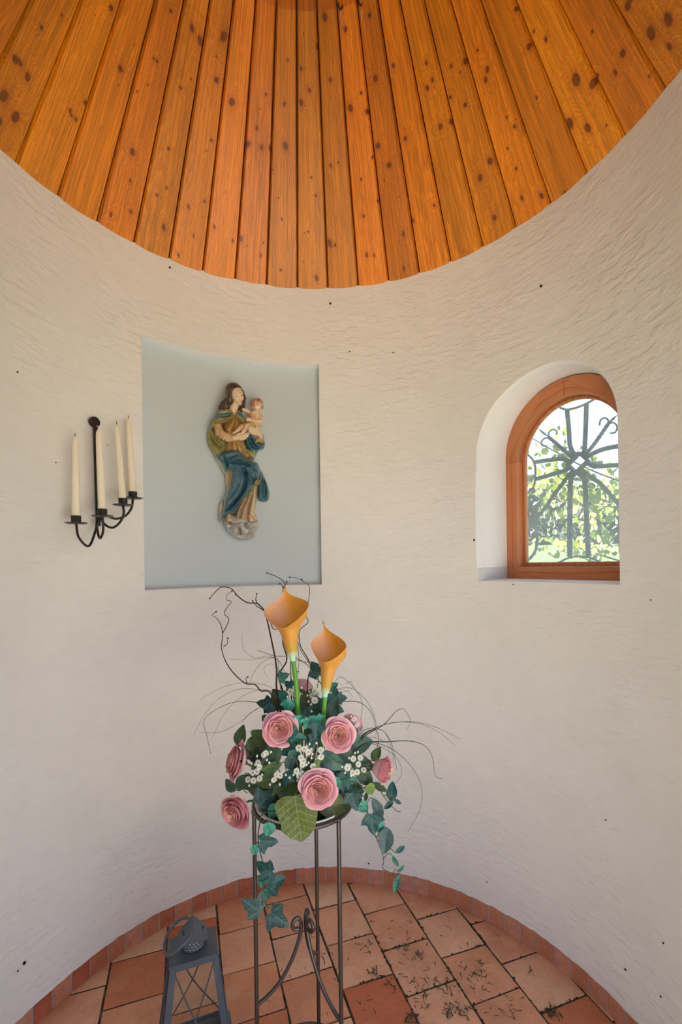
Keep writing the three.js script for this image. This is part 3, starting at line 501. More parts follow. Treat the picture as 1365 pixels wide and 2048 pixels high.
// ---------------------------------------------------------------- plant stand and its dish
const steel = phys({ color: hex(0x5a524c), metalness: 0.75, roughness: 0.36 });
const SC = at(606, 1603, 1.16), SR = 0.122;                  // centre of the ring that carries the dish
{
  const y = SC.y, o = thing('plant_stand', 'tall three legged iron plant stand carrying the flower dish', 'stand', [SC.x, 0, SC.z]);
  const ring = new THREE.TorusGeometry(SR, 0.0052, 10, 64); ring.rotateX(Math.PI / 2); ring.translate(0, y, 0); part('ring', ring, steel, o);
  const angs = [-72, 48, 168].map((a) => a * DEG), dir = (a) => V(Math.sin(a), 0, Math.cos(a));
  for (const a of angs) {
    const d = dir(a).multiplyScalar(SR), leg = part('leg', sweep([V(d.x, 0.004, d.z), V(d.x, y * 0.5, d.z), V(d.x, y, d.z)], 0.0052, { seg: 4, sides: 10 }), steel, o);
    const f = new THREE.SphereGeometry(0.008, 12, 8); f.scale(1, 0.5, 1); f.translate(d.x, 0.0045, d.z); part('foot', f, steel, leg);
    const w = new THREE.SphereGeometry(0.0068, 10, 8); w.translate(d.x, y - 0.003, d.z); part('weld', w, steel, leg);
  }
  const prof = [[0.122, 0.424], [0.096, 0.438], [0.064, 0.465], [0.036, 0.507], [0.0155, 0.555], [0.0085, 0.586], [0.0105, 0.604], [0.019, 0.612], [0.0285, 0.606], [0.031, 0.594], [0.024, 0.584], [0.0135, 0.586]];
  for (const a of angs) part('brace', sweep(prof.map(([r, h]) => dir(a).multiplyScalar(r).setY(h)), 0.0048, { seg: 60, sides: 9 }), steel, o);
  const r2 = new THREE.TorusGeometry(SR - 0.003, 0.004, 8, 48); r2.rotateX(Math.PI / 2); r2.translate(0, 0.222, 0); part('lower_ring', r2, steel, o);
  const tray = new THREE.CylinderGeometry(SR - 0.003, SR - 0.003, 0.004, 48); tray.translate(0, 0.2225, 0); part('lower_tray', tray, steel, o);
  const dish = thing('flower_dish', 'shallow dark dish with a pale rim under the flowers', 'dish', [SC.x, y, SC.z]);
  const lathe = (p) => toCreasedNormals(new THREE.LatheGeometry(p.map(([a, b]) => new THREE.Vector2(a, b)), 64), 0.5);
  part('bowl', lathe([[0.001, -0.045], [0.055, -0.045], [0.1, -0.012], [0.1135, 0.006], [0.112, 0.007], [0.098, -0.007], [0.06, -0.02], [0.001, -0.02]]), phys({ color: hex(0x3b3f44), roughness: 0.45 }), dish);
  part('rim', lathe([[0.1135, 0.004], [0.1185, 0.0065], [0.1195, 0.0085], [0.1185, 0.0105], [0.112, 0.0085], [0.1115, 0.005]]), phys({ color: hex(0xc9c8c4), roughness: 0.35 }), dish, 'pale grey rim');
  const fo = new THREE.SphereGeometry(1, 32, 16, 0, Math.PI * 2, 0, Math.PI / 2); fo.scale(0.085, 0.075, 0.085); fo.translate(0, -0.012, 0); part('foam_block', fo, std({ color: hex(0x2c3a22), roughness: 1 }), dish, 'dark green floral foam');
}

// ---------------------------------------------------------------- iron lantern on the floor
{
  const zf = 1.39, pc = at(387, 1912, zf), H = 0.352, turn = 21 * DEG;
  const o = thing('iron_lantern', 'black iron lantern with glass sides and crossed wires on the floor', 'lantern', [pc.x, 0, pc.z], turn); o.scale.z = 0.82;
  const met = phys({ color: hex(0x5a626c), metalness: 0.3, roughness: 0.5 }), TW = 0.064, BW = 0.104, B0 = 0.035, T0 = H - 0.006;
  const at2 = (h) => lerp(BW, TW, (h - B0) / (T0 - B0));
  const bar = (a, b, w, t, out) => { const L = a.distanceTo(b), g = new THREE.BoxGeometry(w, L, t), m = new THREE.Mesh(g); const y = b.clone().sub(a).normalize(), z = out.clone().addScaledVector(y, -out.dot(y)).normalize(), x = y.clone().cross(z); g.applyMatrix4(new THREE.Matrix4().makeBasis(x, y, z).setPosition(a.clone().add(b).multiplyScalar(0.5))); return g; };
  part('base_plate', boxAt(-BW - 0.012, BW + 0.012, 0.012, 0.03, -BW - 0.012, BW + 0.012), met, o);
  for (const [sx, sz] of [[1, 1], [1, -1], [-1, 1], [-1, -1]]) { const f = new THREE.CylinderGeometry(0.009, 0.007, 0.014, 12); f.translate(sx * BW * 0.9, 0.007, sz * BW * 0.9); part('foot', f, met, o); }
  part('top_plate', bevelled((() => { const s = new THREE.Shape(), w = TW + 0.006; s.moveTo(-w, -w); s.lineTo(w, -w); s.lineTo(w, w); s.lineTo(-w, w); return s; })(), 0.005, 0.001).rotateX(-Math.PI / 2).translate(0, H - 0.005, 0), met, o);
  const sides = [[0, 1], [1, 0], [0, -1], [-1, 0]];
  const glass = phys({ color: 0xf4f6f4, transmission: 1, thickness: 0, roughness: 0.06, ior: 1.45 });
  for (const [nx, nz] of sides) {
    const n = V(nx, 0, nz), t = V(nz, 0, -nx), P = (u, h, inn = 0) => { const w = at2(h); return n.clone().multiplyScalar(w - inn).addScaledVector(t, u * w).setY(h); };
    const fr = part('side_frame', mergeGeometries([bar(P(-0.9, B0), P(-0.9, T0), 0.017, 0.004, n), bar(P(0.9, B0), P(0.9, T0), 0.017, 0.004, n), bar(P(-1, B0 + 0.008), P(1, B0 + 0.008), 0.016, 0.004, n), bar(P(-1, T0 - 0.008), P(1, T0 - 0.008), 0.014, 0.004, n)]), met, o);
    part('pane', loft([[P(-0.97, B0, 0.004), P(0.97, B0, 0.004)], [P(-0.97, T0, 0.004), P(0.97, T0, 0.004)]]), glass, o);
    for (const s of [-1, 1]) part('cross_wire', sweep([P(-s * 0.84, T0 - 0.014, -0.003), P(0, (T0 + B0) / 2, -0.004), P(s * 0.84, B0 + 0.014, -0.003)], 0.0022, { seg: 12, sides: 6 }), met, o);
  }
  // perforated chimney and gabled cap
  const ch = new THREE.CylinderGeometry(0.03, 0.032, 0.045, 32, 1, true); ch.translate(0, H + 0.0225, 0); const chm = part('chimney', ch, met, o);
  const hole = new THREE.CircleGeometry(0.0021, 8), hm = std({ color: hex(0xcbb6a4), roughness: 0.8 });
  for (let r = 0; r < 5; r++) for (let k = 0; k < 20; k++) { const a = (k + (r % 2) * 0.5) / 20 * Math.PI * 2, h = part('air_hole', hole, hm, chm); h.position.set(Math.sin(a) * 0.0324, H + 0.007 + r * 0.0085, Math.cos(a) * 0.0324); h.rotation.y = a; }
  const gs = new THREE.Shape(); gs.moveTo(-0.041, 0); gs.lineTo(0, 0.040); gs.lineTo(0.041, 0); const cap = bevelled(gs, 0.078, 0.001); cap.translate(0, H + 0.03, -0.039); part('gable_cap', toCreasedNormals(cap, 0.3), met, o);
  const hy = H + 0.06; part('handle', sweep([V(0.0, hy, 0.03), V(-0.03, hy - 0.018, 0.05), V(-0.068, hy - 0.038, 0.048), V(-0.082, hy - 0.04, 0.0), V(-0.068, hy - 0.02, -0.04), V(-0.03, hy + 0.004, -0.045), V(0.0, hy + 0.004, -0.02), V(0.004, hy, 0.005)], 0.0042, { seg: 48, sides: 8, closed: true }), met, o);
}

// ---------------------------------------------------------------- flower arrangement
const z6 = (x, y) => [380 + x * 0.3956, 1130 + y * 0.3956], z7 = (x, y) => [400 + x * 0.337, 1500 + y * 0.337];
const HEART = V(SC.x, SC.y + 0.03, SC.z);
function bushDepth(px, py, k = 1) {                           // how far out of the mound a leaf or flower at that pixel sits
  const p = at(px, py, 1.16), dx = (p.x - SC.x) / 0.17, dy = (p.y - SC.y - 0.07) / 0.2;
  return 1.16 - 0.125 * k * Math.sqrt(Math.max(0, 1 - dx * dx - dy * dy)) + 0.02;
}
const foamPt = (p) => { const c = V(SC.x, SC.y - 0.012, SC.z), d = p.clone().sub(c); d.y = Math.max(d.y, 0.02); d.y /= 0.075; d.x /= 0.085; d.z /= 0.085; d.normalize(); return c.add(V(d.x * 0.0855, d.y * 0.0755, d.z * 0.0855)); };
function orient(o, pos, normal, tip) {
  const z = normal.clone().normalize(), y = tip.clone().addScaledVector(z, -tip.dot(z)).normalize(), x = y.clone().cross(z);
  o.quaternion.setFromRotationMatrix(new THREE.Matrix4().makeBasis(x, y, z)); o.position.copy(pos); return o;
}
// leaves: outline from the base (0,0) to the tip (0,1), as a fan of rings, folded along the midrib
function leafGeo(outline, fold, droop, wave = 0.03, thick = 0) {
  const c = [0, 0.38], rings = [0.35, 0.7, 1], P = [], U = [], I = [], n = outline.length;
  const z = (x, y) => fold * Math.abs(x) - droop * y * y + wave * Math.sin(x * 9 + y * 7);
  const add = (x, y) => { P.push(x, y, z(x, y)); U.push(x * 0.8 + 0.5, y * 0.9 + 0.05); };
  add(...c); for (const r of rings) for (const [x, y] of outline) add(c[0] + (x - c[0]) * r, c[1] + (y - c[1]) * r);
  for (let i = 0; i < n; i++) { const j = (i + 1) % n; I.push(0, 1 + i, 1 + j); for (let k = 0; k < 2; k++) { const a = 1 + k * n + i, b = 1 + k * n + j; I.push(a, a + n, b, b, a + n, b + n); } }
  const g = new THREE.BufferGeometry(); g.setAttribute('position', new THREE.Float32BufferAttribute(P, 3)); g.setAttribute('uv', new THREE.Float32BufferAttribute(U, 2)); g.setIndex(I); g.computeVertexNormals(); return g;
}
const mirror = (h) => [...h, ...h.slice(1, -1).reverse().map(([x, y]) => [-x, y])];
const ivyOut = mirror([[0, 0.04], [0.12, -0.06], [0.3, -0.1], [0.36, 0.02], [0.52, 0.16], [0.62, 0.36], [0.4, 0.42], [0.28, 0.5], [0.26, 0.66], [0.14, 0.84], [0, 1]].map((p) => p));
const roundOut = mirror([[0, 0.02], [0.2, -0.04], [0.42, 0.08], [0.5, 0.3], [0.46, 0.55], [0.3, 0.78], [0.12, 0.92], [0, 1]]);
const ovalOut = mirror([[0, 0], [0.14, 0.06], [0.27, 0.2], [0.33, 0.38], [0.31, 0.56], [0.22, 0.76], [0.1, 0.92], [0, 1]]);
const slimOut = mirror([[0, 0], [0.1, 0.1], [0.19, 0.3], [0.22, 0.5], [0.16, 0.75], [0.06, 0.93], [0, 1]]);
const bigOut = [[0, 0], [0.2, -0.04], [0.42, 0.02], [0.5, 0.14], [0.46, 0.34], [0.4, 0.52], [0.42, 0.66], [0.24, 0.86], [0, 1], [-0.2, 0.9], [-0.36, 0.74], [-0.46, 0.5], [-0.5, 0.28], [-0.44, 0.08], [-0.22, -0.03]];
const segd = (x, y, ax, ay, bx, by) => { const t = clamp(((x - ax) * (bx - ax) + (y - ay) * (by - ay)) / ((bx - ax) ** 2 + (by - ay) ** 2)); return Math.hypot(x - ax - t * (bx - ax), y - ay - t * (by - ay)); };
function veinTex(segs, dark, w0) {
  return tex(192, 192, (u, v, o) => {
    const x = (u - 0.5) / 0.8, y = (v - 0.05) / 0.9; let k = 0; for (const [ax, ay, bx, by, w] of segs) k = Math.max(k, 1 - sstep(w * 0.4, w, segd(x, y, ax, ay, bx, by)));
    const n = fbm(u * 14, v * 14, 14, 14, 711, 3), m = dark * (0.8 + 0.4 * n) + (1 - dark) * k * 0.85 * w0; o[0] = m * (1 + 0.05 * k); o[1] = m; o[2] = m;
  }, true);
}
const ivySegs = [[0, 0, 0, 0.95, 0.03], [0, 0, 0.56, 0.34, 0.024], [0, 0, -0.56, 0.34, 0.024], [0, 0, 0.3, -0.06, 0.02], [0, 0, -0.3, -0.06, 0.02]];
for (const s of [-1, 1]) for (let k = 0; k < 4; k++) { const y = 0.22 + k * 0.17; ivySegs.push([0, y, s * (0.24 - k * 0.04), y + 0.16, 0.014]); ivySegs.push([s * (0.12 + k * 0.11), 0.07 + k * 0.07, s * (0.1 + k * 0.11), 0.24 + k * 0.06, 0.011]); }
const pinSegs = [[0, 0, 0, 1, 0.026]]; for (const s of [-1, 1]) for (let k = 0; k < 6; k++) { const y = 0.08 + k * 0.14; pinSegs.push([0, y, s * 0.36, y + 0.2, 0.013]); }
const bigSegs = [[0, 0, 0, 1, 0.02]]; for (const s of [-1, 1]) for (let k = 0; k < 6; k++) { const y = 0.02 + k * 0.15; bigSegs.push([0, y, s * 0.5, y + 0.26, 0.015]); for (let j = 1; j < 5; j++) bigSegs.push([s * j * 0.1, y + j * 0.052, s * (j * 0.1 + 0.05 * Math.sin(j * 3 + k)), y + j * 0.052 + 0.15, 0.006]); }
const ivyT = veinTex(ivySegs, 0.62, 1), pinT = veinTex(pinSegs, 0.8, 0.8), bigT = veinTex(bigSegs, 0.66, 0.75);
const lm = (c, t, r = 0.55) => phys({ color: hex(c), map: t, roughness: r });
const LM = { dark: lm(0x2f6f66, ivyT), mid: lm(0x3c9079, ivyT), bright: lm(0x45c2a0, ivyT), grey: lm(0x4e7a72, ivyT), slate: lm(0x4d6b66, pinT), rose: lm(0x5c7a46, pinT), olive: lm(0x5f6a38, pinT), deep: lm(0x4a6b50, pinT), lime: lm(0x9cc050, pinT), blue: lm(0x567f6c, pinT), big: lm(0x83953f, bigT, 0.6) };
const LG = { ivy: [leafGeo(ivyOut, 0.18, 0.15), leafGeo(ivyOut, -0.12, 0.25), leafGeo(ivyOut, 0.32, 0.3, 0.05)], round: [leafGeo(roundOut, 0.2, 0.2), leafGeo(roundOut, 0.05, 0.3, 0.05)], oval: [leafGeo(ovalOut, 0.35, 0.25), leafGeo(ovalOut, 0.2, 0.45, 0.05)], slim: [leafGeo(slimOut, 0.3, 0.2), leafGeo(slimOut, 0.5, 0.35)], big: [leafGeo(bigOut, 0.1, 0.12, 0.04)] };
const stemGreen = std({ color: hex(0x5d6b3a), roughness: 0.7 }), stemDark = std({ color: hex(0x3d4a2c), roughness: 0.7 });
// a leaf whose middle shows at that pixel; size = its length in photo pixels; ang = where its tip points in the picture, degrees clockwise from up
function leaf(parent, kind, mat, px, py, size, ang, depth, stemFrom) {
  const d = depth ?? bushDepth(px, py), L = size * d / FPX, a = (ang ?? 0) * DEG, c = at(px, py, d);
  const tip = V(Math.sin(a), Math.cos(a), rr(-0.1, 0.35)).normalize(), n = V(rr(-0.35, 0.35), rr(0.0, 0.6), 1).normalize();
  const gs = LG[kind], m = part('leaf', gs[Math.floor(rnd() * gs.length)], LM[mat], parent);
  const base = c.clone().addScaledVector(tip, -L * 0.45); orient(m, base.clone().sub(parent.position), n, tip); m.scale.setScalar(L);
  if (stemFrom === HEART) stemFrom = base.clone().lerp(foamPt(base), Math.min(0.7, 0.03 / Math.max(0.001, base.distanceTo(foamPt(base)))));
  if (stemFrom) part('petiole', sweep([stemFrom.clone().sub(parent.position), stemFrom.clone().lerp(base, 0.6).add(V(0, 0.008, 0)).sub(parent.position), base.clone().sub(parent.position)], 0.0011, { seg: 8, sides: 5 }), stemGreen, parent);
  return m;
}

// roses
const petalM = [0xeebaa6, 0xeaa6a0, 0xeba4aa, 0xf2bfc2].map((c) => phys({ color: hex(c), roughness: 0.75, transmission: 0.16, thickness: 0, sheen: 0.3, sheenColor: hex(0xffd8d8), sheenRoughness: 0.5 }));
function petalGeo(rho, H, wrap, curl, deep, notch) {             // deep: how far down the petal reaches below its rim
  const NU = 10, NV = 7, rows = [], sd = rnd() * 50;
  for (let j = 0; j <= NV; j++) {
    const t = j / NV, row = [];
    for (let i = 0; i <= NU; i++) {
      const s = i / NU * 2 - 1, e = t * (1 - 0.2 * s * s * s * s), ang = s * wrap * (0.6 + 0.4 * Math.sin(e * Math.PI * 0.5));
      const roll = curl * Math.pow(Math.max(0, e - 0.6) / 0.4, 2), ruff = 0.022 * Math.sin(s * 6 + sd) * e * e;
      const r = rho * (0.5 + 0.5 * Math.pow(Math.sin(Math.min(1, e) * Math.PI / 2), 0.8)) + roll * 0.13 + ruff - 0.05 * s * s * rho + 0.025 * s;
      const y = H - deep * (1 - e) - roll * 0.10 + notch * 0.03 * Math.exp(-s * s * 10) * e;
      row.push(V(Math.sin(ang) * r, y, Math.cos(ang) * r));
    }
    rows.push(row);
  }
  return loft(rows);
}
const layersOf = (table) => { const out = []; let k = 0; for (const [n, rho, H, wrap, curl, deep, m] of table) for (let i = 0; i < n; i++, k++) out.push([petalGeo(rho * rr(0.95, 1.06), H * rr(0.97, 1.03), wrap, curl * rr(0.7, 1.3), deep, i % 2 ? 1 : -1), (i / n) * Math.PI * 2 + k * 0.41 + rr(-0.15, 0.15), m]); return out; };
const roseLayers = layersOf([[2, 0.07, 0.70, 2.2, 0, 0.2, 0], [3, 0.14, 0.70, 1.7, 0.05, 0.24, 0], [3, 0.22, 0.70, 1.5, 0.1, 0.26, 0], [4, 0.31, 0.69, 1.25, 0.2, 0.28, 1], [4, 0.41, 0.67, 1.15, 0.3, 0.3, 1], [5, 0.52, 0.64, 1.0, 0.45, 0.34, 1], [5, 0.64, 0.57, 0.95, 0.65, 0.36, 2], [5, 0.76, 0.46, 0.9, 0.9, 0.42, 2], [5, 0.88, 0.36, 0.85, 1.1, 0.4, 3]]);
const budLayers = layersOf([[2, 0.07, 1.0, 2.2, 0, 0.14, 0], [3, 0.14, 1.0, 1.7, 0.03, 0.18, 0], [3, 0.22, 1.0, 1.5, 0.06, 0.2, 0], [4, 0.31, 0.98, 1.3, 0.1, 0.24, 1], [4, 0.41, 0.96, 1.2, 0.2, 0.4, 1], [4, 0.52, 0.92, 1.15, 0.4, 0.9, 2], [4, 0.62, 0.84, 1.1, 0.7, 0.84, 2], [4, 0.70, 0.72, 1.0, 1.1, 0.72, 3]]);
function rose(label, px, py, rpx, depth, facing, { mats = petalM, layers = roseLayers, spin = 0, flat = 1 } = {}) {
  const c = at(px, py, depth), Rr = rpx * depth / FPX, f = facing.clone().normalize();
  const o = thing('pink_rose', label, 'rose', c.toArray(), 0, 'pink roses of the arrangement');
  const head = new THREE.Group(); head.name = 'flower_head'; o.add(head); head.quaternion.setFromUnitVectors(V(0, 1, 0), f); head.scale.set(Rr, Rr * flat, Rr); head.position.copy(f).multiplyScalar(-0.42 * Rr * flat);
  for (const [g, a, m] of layers) { const p = part('petal', g, mats[m], head); p.rotation.y = a + spin; }
  const sep = (() => { const rows = []; for (let j = 0; j <= 6; j++) { const t = j / 6, r = 0.06 + 0.2 * Math.sin(t * 1.5); rows.push(Array.from({ length: 17 }, (_, i) => V(Math.sin(i / 16 * 6.283) * r, -0.22 + t * 0.3, Math.cos(i / 16 * 6.283) * r))); } return loft(rows); })();
  part('sepal_cup', sep, LM.rose, head);
  const s0 = f.clone().multiplyScalar(-0.6 * Rr), end = foamPt(c).sub(c); part('stem', sweep([s0, s0.clone().addScaledVector(f, -0.02).add(V(0, -0.008, 0)), end.clone().lerp(s0, 0.35), end], 0.0026, { seg: 14, sides: 6 }), stemGreen, o);
  return o;
}
const r1 = rose('open pink rose below the taller calla lily', 559, 1458, 38, 1.07, V(0.05, 0.25, 1), { spin: 0.4 });
const r2 = rose('open pink rose below the shorter calla lily', 677, 1471, 36, 1.07, V(0.05, 0.3, 1), { spin: 1.5 });
const r3 = rose('open pink rose above the big veined leaf', 637, 1581, 41, 1.02, V(0.0, 0.2, 1), { spin: 2.3 });
const r4 = rose('pink rose hanging over the dish rim, facing down and outwards', 476, 1620, 45, 1.05, V(-0.5, -0.12, 1), { layers: budLayers, spin: 0.9, flat: 0.85 });
const r5 = rose('open pink rose turned sideways above the low hanging rose', 468, 1521, 40, 1.1, V(-0.92, 0.35, 0.35), { spin: 0.2, flat: 1.1 });
const r6 = rose('half open pink rose bud facing the window side', 763, 1539, 34, 1.1, V(0.9, -0.1, 0.45), { layers: budLayers, spin: 2.0, flat: 1.05 });
const r7 = rose('pink rose half hidden behind the calla stems', 606, 1376, 24, 1.26, V(0.1, 0.5, -0.9), { layers: budLayers, spin: 0.3 });
const r8 = rose('pink rose peeping out behind an open rose', 708, 1446, 24, 1.2, V(0.5, 0.2, -0.7), { spin: 1.1 });
const roseLeaf = (o, kind, mat, x, y, s, a, k) => { const [px, py] = z6(x, y); leaf(o, kind, mat, px, py, s, a, bushDepth(px, py, k ?? 0.75), HEART); };
roseLeaf(r5, 'oval', 'rose', 250, 872, 40, 5); roseLeaf(r5, 'oval', 'rose', 312, 905, 34, 25); roseLeaf(r5, 'oval', 'olive', 296, 945, 40, 15); roseLeaf(r5, 'oval', 'deep', 262, 1095, 36, 200);
roseLeaf(r4, 'oval', 'deep', 200, 1122, 34, -60); roseLeaf(r4, 'oval', 'deep', 285, 1100, 44, -110); roseLeaf(r4, 'oval', 'rose', 330, 1130, 50, -100, 0.6); roseLeaf(r4, 'oval', 'rose', 400, 1085, 52, 250);
roseLeaf(r1, 'oval', 'rose', 365, 910, 40, -80); roseLeaf(r1, 'oval', 'deep', 432, 960, 58, 190, 0.85); roseLeaf(r1, 'oval', 'olive', 440, 690, 56, -50, 0.5); roseLeaf(r1, 'slim', 'rose', 420, 1020, 46, -110, 1.0); roseLeaf(r1, 'oval', 'deep', 350, 1030, 48, -150, 0.7);
roseLeaf(r2, 'oval', 'blue', 855, 910, 54, 75, 0.8); roseLeaf(r2, 'oval', 'blue', 720, 985, 56, 130, 0.9); roseLeaf(r2, 'oval', 'deep', 790, 960, 46, 110, 0.7); roseLeaf(r2, 'oval', 'deep', 715, 735, 50, 20, 0.6); roseLeaf(r2, 'oval', 'olive', 610, 850, 44, 0, 0.8);
roseLeaf(r3, 'oval', 'lime', 655, 1018, 42, 60, 0.95); roseLeaf(r3, 'oval', 'rose', 485, 1160, 50, -60, 0.9); roseLeaf(r3, 'oval', 'deep', 555, 1100, 50, -40, 0.8); roseLeaf(r3, 'slim', 'rose', 525, 1150, 48, -30, 1.05); roseLeaf(r3, 'oval', 'olive', 720, 1215, 70, 75, 1.0); roseLeaf(r3, 'oval', 'deep', 610, 1040, 48, 20, 0.7); roseLeaf(r3, 'oval', 'deep', 740, 1050, 50, 100, 0.8);
roseLeaf(r6, 'oval', 'deep', 868, 1000, 50, 110, 0.75); roseLeaf(r6, 'oval', 'deep', 880, 1065, 46, 140, 0.8); roseLeaf(r6, 'slim', 'rose', 850, 1130, 44, 150, 0.9); roseLeaf(r6, 'oval', 'rose', 940, 960, 30, 30, 0.7); roseLeaf(r6, 'slim', 'rose', 955, 1120, 34, 120, 0.7);
roseLeaf(r7, 'oval', 'olive', 590, 690, 46, 10, 0.4); roseLeaf(r7, 'oval', 'deep', 560, 740, 46, -20, 0.5); roseLeaf(r8, 'oval', 'deep', 780, 830, 40, 60, 0.4); roseLeaf(r8, 'oval', 'olive', 660, 760, 44, 10, 0.5);
for (let i = 0; i < 14; i++) { const a = i / 14 * 6.283, x = 560 + Math.cos(a) * 210, y = 960 + Math.sin(a) * 190; const [fx, fy] = z6(x, y), own = [r1, r2, r3, r4, r5, r6].reduce((p, c) => (c.position.distanceTo(at(fx, fy, 1.1)) < p.position.distanceTo(at(fx, fy, 1.1)) ? c : p)); roseLeaf(own, 'oval', i % 2 ? 'deep' : 'rose', x, y, 54, a / DEG + 90, 0.45); }
{
  const [px, py] = z6(556, 1262), o = thing('large_leaf', 'large veined yellow green leaf drooping over the dish rim', 'leaf', at(px, py, 1.02).toArray());
  const m = part('blade', LG.big[0], LM.big, o), L = 86 * 1.02 / FPX; m.scale.setScalar(L); orient(m, V(-0.012, 0.036, -0.012), V(0.05, 0.35, 1), V(0.18, -1, 0.2));
  part('petiole', sweep([V(-0.012, 0.036, -0.012), V(0, 0.045, -0.05), HEART.clone().sub(o.position)], 0.002, { seg: 8, sides: 6 }), stemGreen, o);
}

// calla lilies
function calla(label, base, depth, tipPx, lipPx, wpx, lean, stemPts, twist, shift = 0) {
  const b = at(base[0], base[1], depth), t = at(tipPx[0], tipPx[1], depth + 0.012), axis = t.clone().sub(b), L = axis.length(); axis.normalize();
  const o = thing('calla_lily', label, 'flower', b.toArray(), 0, 'orange calla lilies of the arrangement');
  const Wm = wpx * depth / FPX / 2, front = V(lean, 0, 1).addScaledVector(axis, -axis.dot(V(lean, 0, 1))).normalize(), side = front.clone().cross(axis).normalize();
  const rows = [], NU = 44, NV = 22, lipFrac = lipPx, cols = [];
  const cA = hex(0xe0a03c), cPink = hex(0xe7b08c), cBase = hex(0xd0a63a), cGreen = hex(0xbfdcb0);
  for (let j = 0; j <= NV; j++) {
    const v = j / NV, row = [];
    for (let i = 0; i <= NU; i++) {
      const u = i / NU, th = (u * 2 - 1) * (Math.PI * 1.12), back = 0.5 + 0.5 * Math.cos(th);   // th = 0 at the back, +-pi at the overlapping front
      const len = lipFrac + (0.93 - lipFrac) * Math.pow(back, 0.75) + 0.08 * Math.pow(back, 14);
      const h = v * len, r = Wm * (0.26 + 0.26 * clamp(h / 0.42) + 0.48 * sstep(0.34, 0.6, h)) * (1 - 0.92 * Math.pow(sstep(0.7, 1.0, h), 1.4)) * (1 - 0.06 * Math.abs(u * 2 - 1));
      const curl = 0.2 * Wm * Math.pow(v, 6) * (1 - 0.8 * Math.pow(back, 6)), a = th + twist * (h - 0.4), ruff = 0.05 * Wm * Math.sin(th * 4 + 1) * v * v;
      const rad = r + curl + ruff, p = axis.clone().multiplyScalar(h * L - curl * 0.45).addScaledVector(front, -Math.cos(a) * rad * 0.85).addScaledVector(side, Math.sin(a) * rad + shift * Wm * Math.pow(sstep(0.45, 1, h), 1.5) * back);
      row.push(p); const c = cGreen.clone().lerp(cBase, sstep(0.01, 0.09, h)).lerp(cA, sstep(0.1, 0.25, h)); c.lerp(cPink, 0.75 * sstep(0.15, 0.6, Math.sin(a)) * sstep(0.3, 0.6, h) + 0.12 * Math.sin(th * 9) * 0.5); cols.push(c.r, c.g, c.b);
    }
    rows.push(row);
  }
  const g = loft(rows); g.setAttribute('color', new THREE.Float32BufferAttribute(cols, 3));
  part('spathe', g, phys({ vertexColors: true, roughness: 0.6, transmission: 0.2, thickness: 0 }), o);
  part('spadix', sweep([axis.clone().multiplyScalar(0.1 * L), axis.clone().multiplyScalar(0.3 * L), axis.clone().multiplyScalar(0.48 * L)], (q) => 0.005 * (1 - 0.5 * q), { seg: 10, sides: 8 }), std({ color: hex(0xc79a3c), roughness: 0.8 }), o);
  part('tip', sweep([axis.clone().multiplyScalar(L * 0.985).addScaledVector(front, -Wm * 0.1).addScaledVector(side, shift * Wm), axis.clone().multiplyScalar(L * 1.05).addScaledVector(front, -Wm * 0.1).addScaledVector(side, shift * Wm)], (q) => 0.003 * (1 - 0.8 * q), { seg: 5, sides: 6 }), std({ color: hex(0xb98f55), roughness: 0.8 }), o);
  const pts = stemPts.map(([x, y]) => at(x, y, depth).sub(b)); pts.unshift(axis.clone().multiplyScalar(0.012)); const dir = pts[1].clone().sub(pts[0]).normalize();
  part('stem_collar', sweep([axis.clone().multiplyScalar(0.014), V(0, 0, 0), dir.clone().multiplyScalar(0.012)], (q) => lerp(0.0085, 0.0066, q), { seg: 8, sides: 12 }), phys({ color: hex(0xa9d8bc), roughness: 0.55 }), o, 'pale mint collar');
  part('stem', sweep(pts, (q) => lerp(0.0058, 0.0066, q), { seg: 24, sides: 12 }), phys({ color: hex(0x55942a), roughness: 0.45 }), o, 'bright green stem');
  return o;
}
calla('taller orange calla lily with an open funnel', [585, 1312], 1.13, [569, 1176], 0.45, 78, -0.25, [[592, 1360], [596, 1420], [600, 1500]], 0.35);
calla('shorter orange calla lily leaning to the window side', [651, 1384], 1.12, [668, 1250], 0.48, 66, -0.35, [[650, 1400], [646, 1450], [640, 1510]], -0.5, 0.75);

// twisted willow twigs
const twigM = std({ color: hex(0x3a251c), roughness: 0.85 });
function twig(label, main, sides, r0, depth, dz) {
  const b = HEART, o = thing('willow_twig', label, 'twig', b.toArray(), 0, 'twisted willow twigs'), P = (x, y, t = 0.5) => { const [px, py] = z6(x, y); return at(px, py, depth + dz * t).sub(b); };
  const pts = main.map(([x, y], i) => P(x, y, i / (main.length - 1))); pts.unshift(foamPt(pts[0].clone().add(b)).sub(b));
  part('stem', sweep(pts, (t) => r0 * (1 - 0.72 * t), { seg: 110, sides: 7 }), twigM, o);
  for (const s of sides) part('side_shoot', sweep(s.map(([x, y]) => P(x, y, 0.6)), (t) => r0 * 0.42 * (1 - 0.5 * t), { seg: 40, sides: 6 }), twigM, o);
  for (const [x, y] of [main[main.length - 1], ...sides.map((s) => s[s.length - 1])]) { const g = new THREE.SphereGeometry(0.0021, 8, 6); const p = P(x, y, 1); g.translate(p.x, p.y, p.z); part('bud', g, twigM, o); }
  return o;
}
twig('dark twig bending over towards the niche', [[440, 640], [438, 520], [415, 390], [388, 270], [372, 225], [340, 195], [290, 190], [240, 155], [210, 120], [160, 112], [130, 135], [100, 170]], [[[340, 195], [334, 175], [338, 145]], [[372, 228], [335, 205], [318, 182]], [[240, 155], [232, 150]]], 0.0034, 1.17, 0.06);
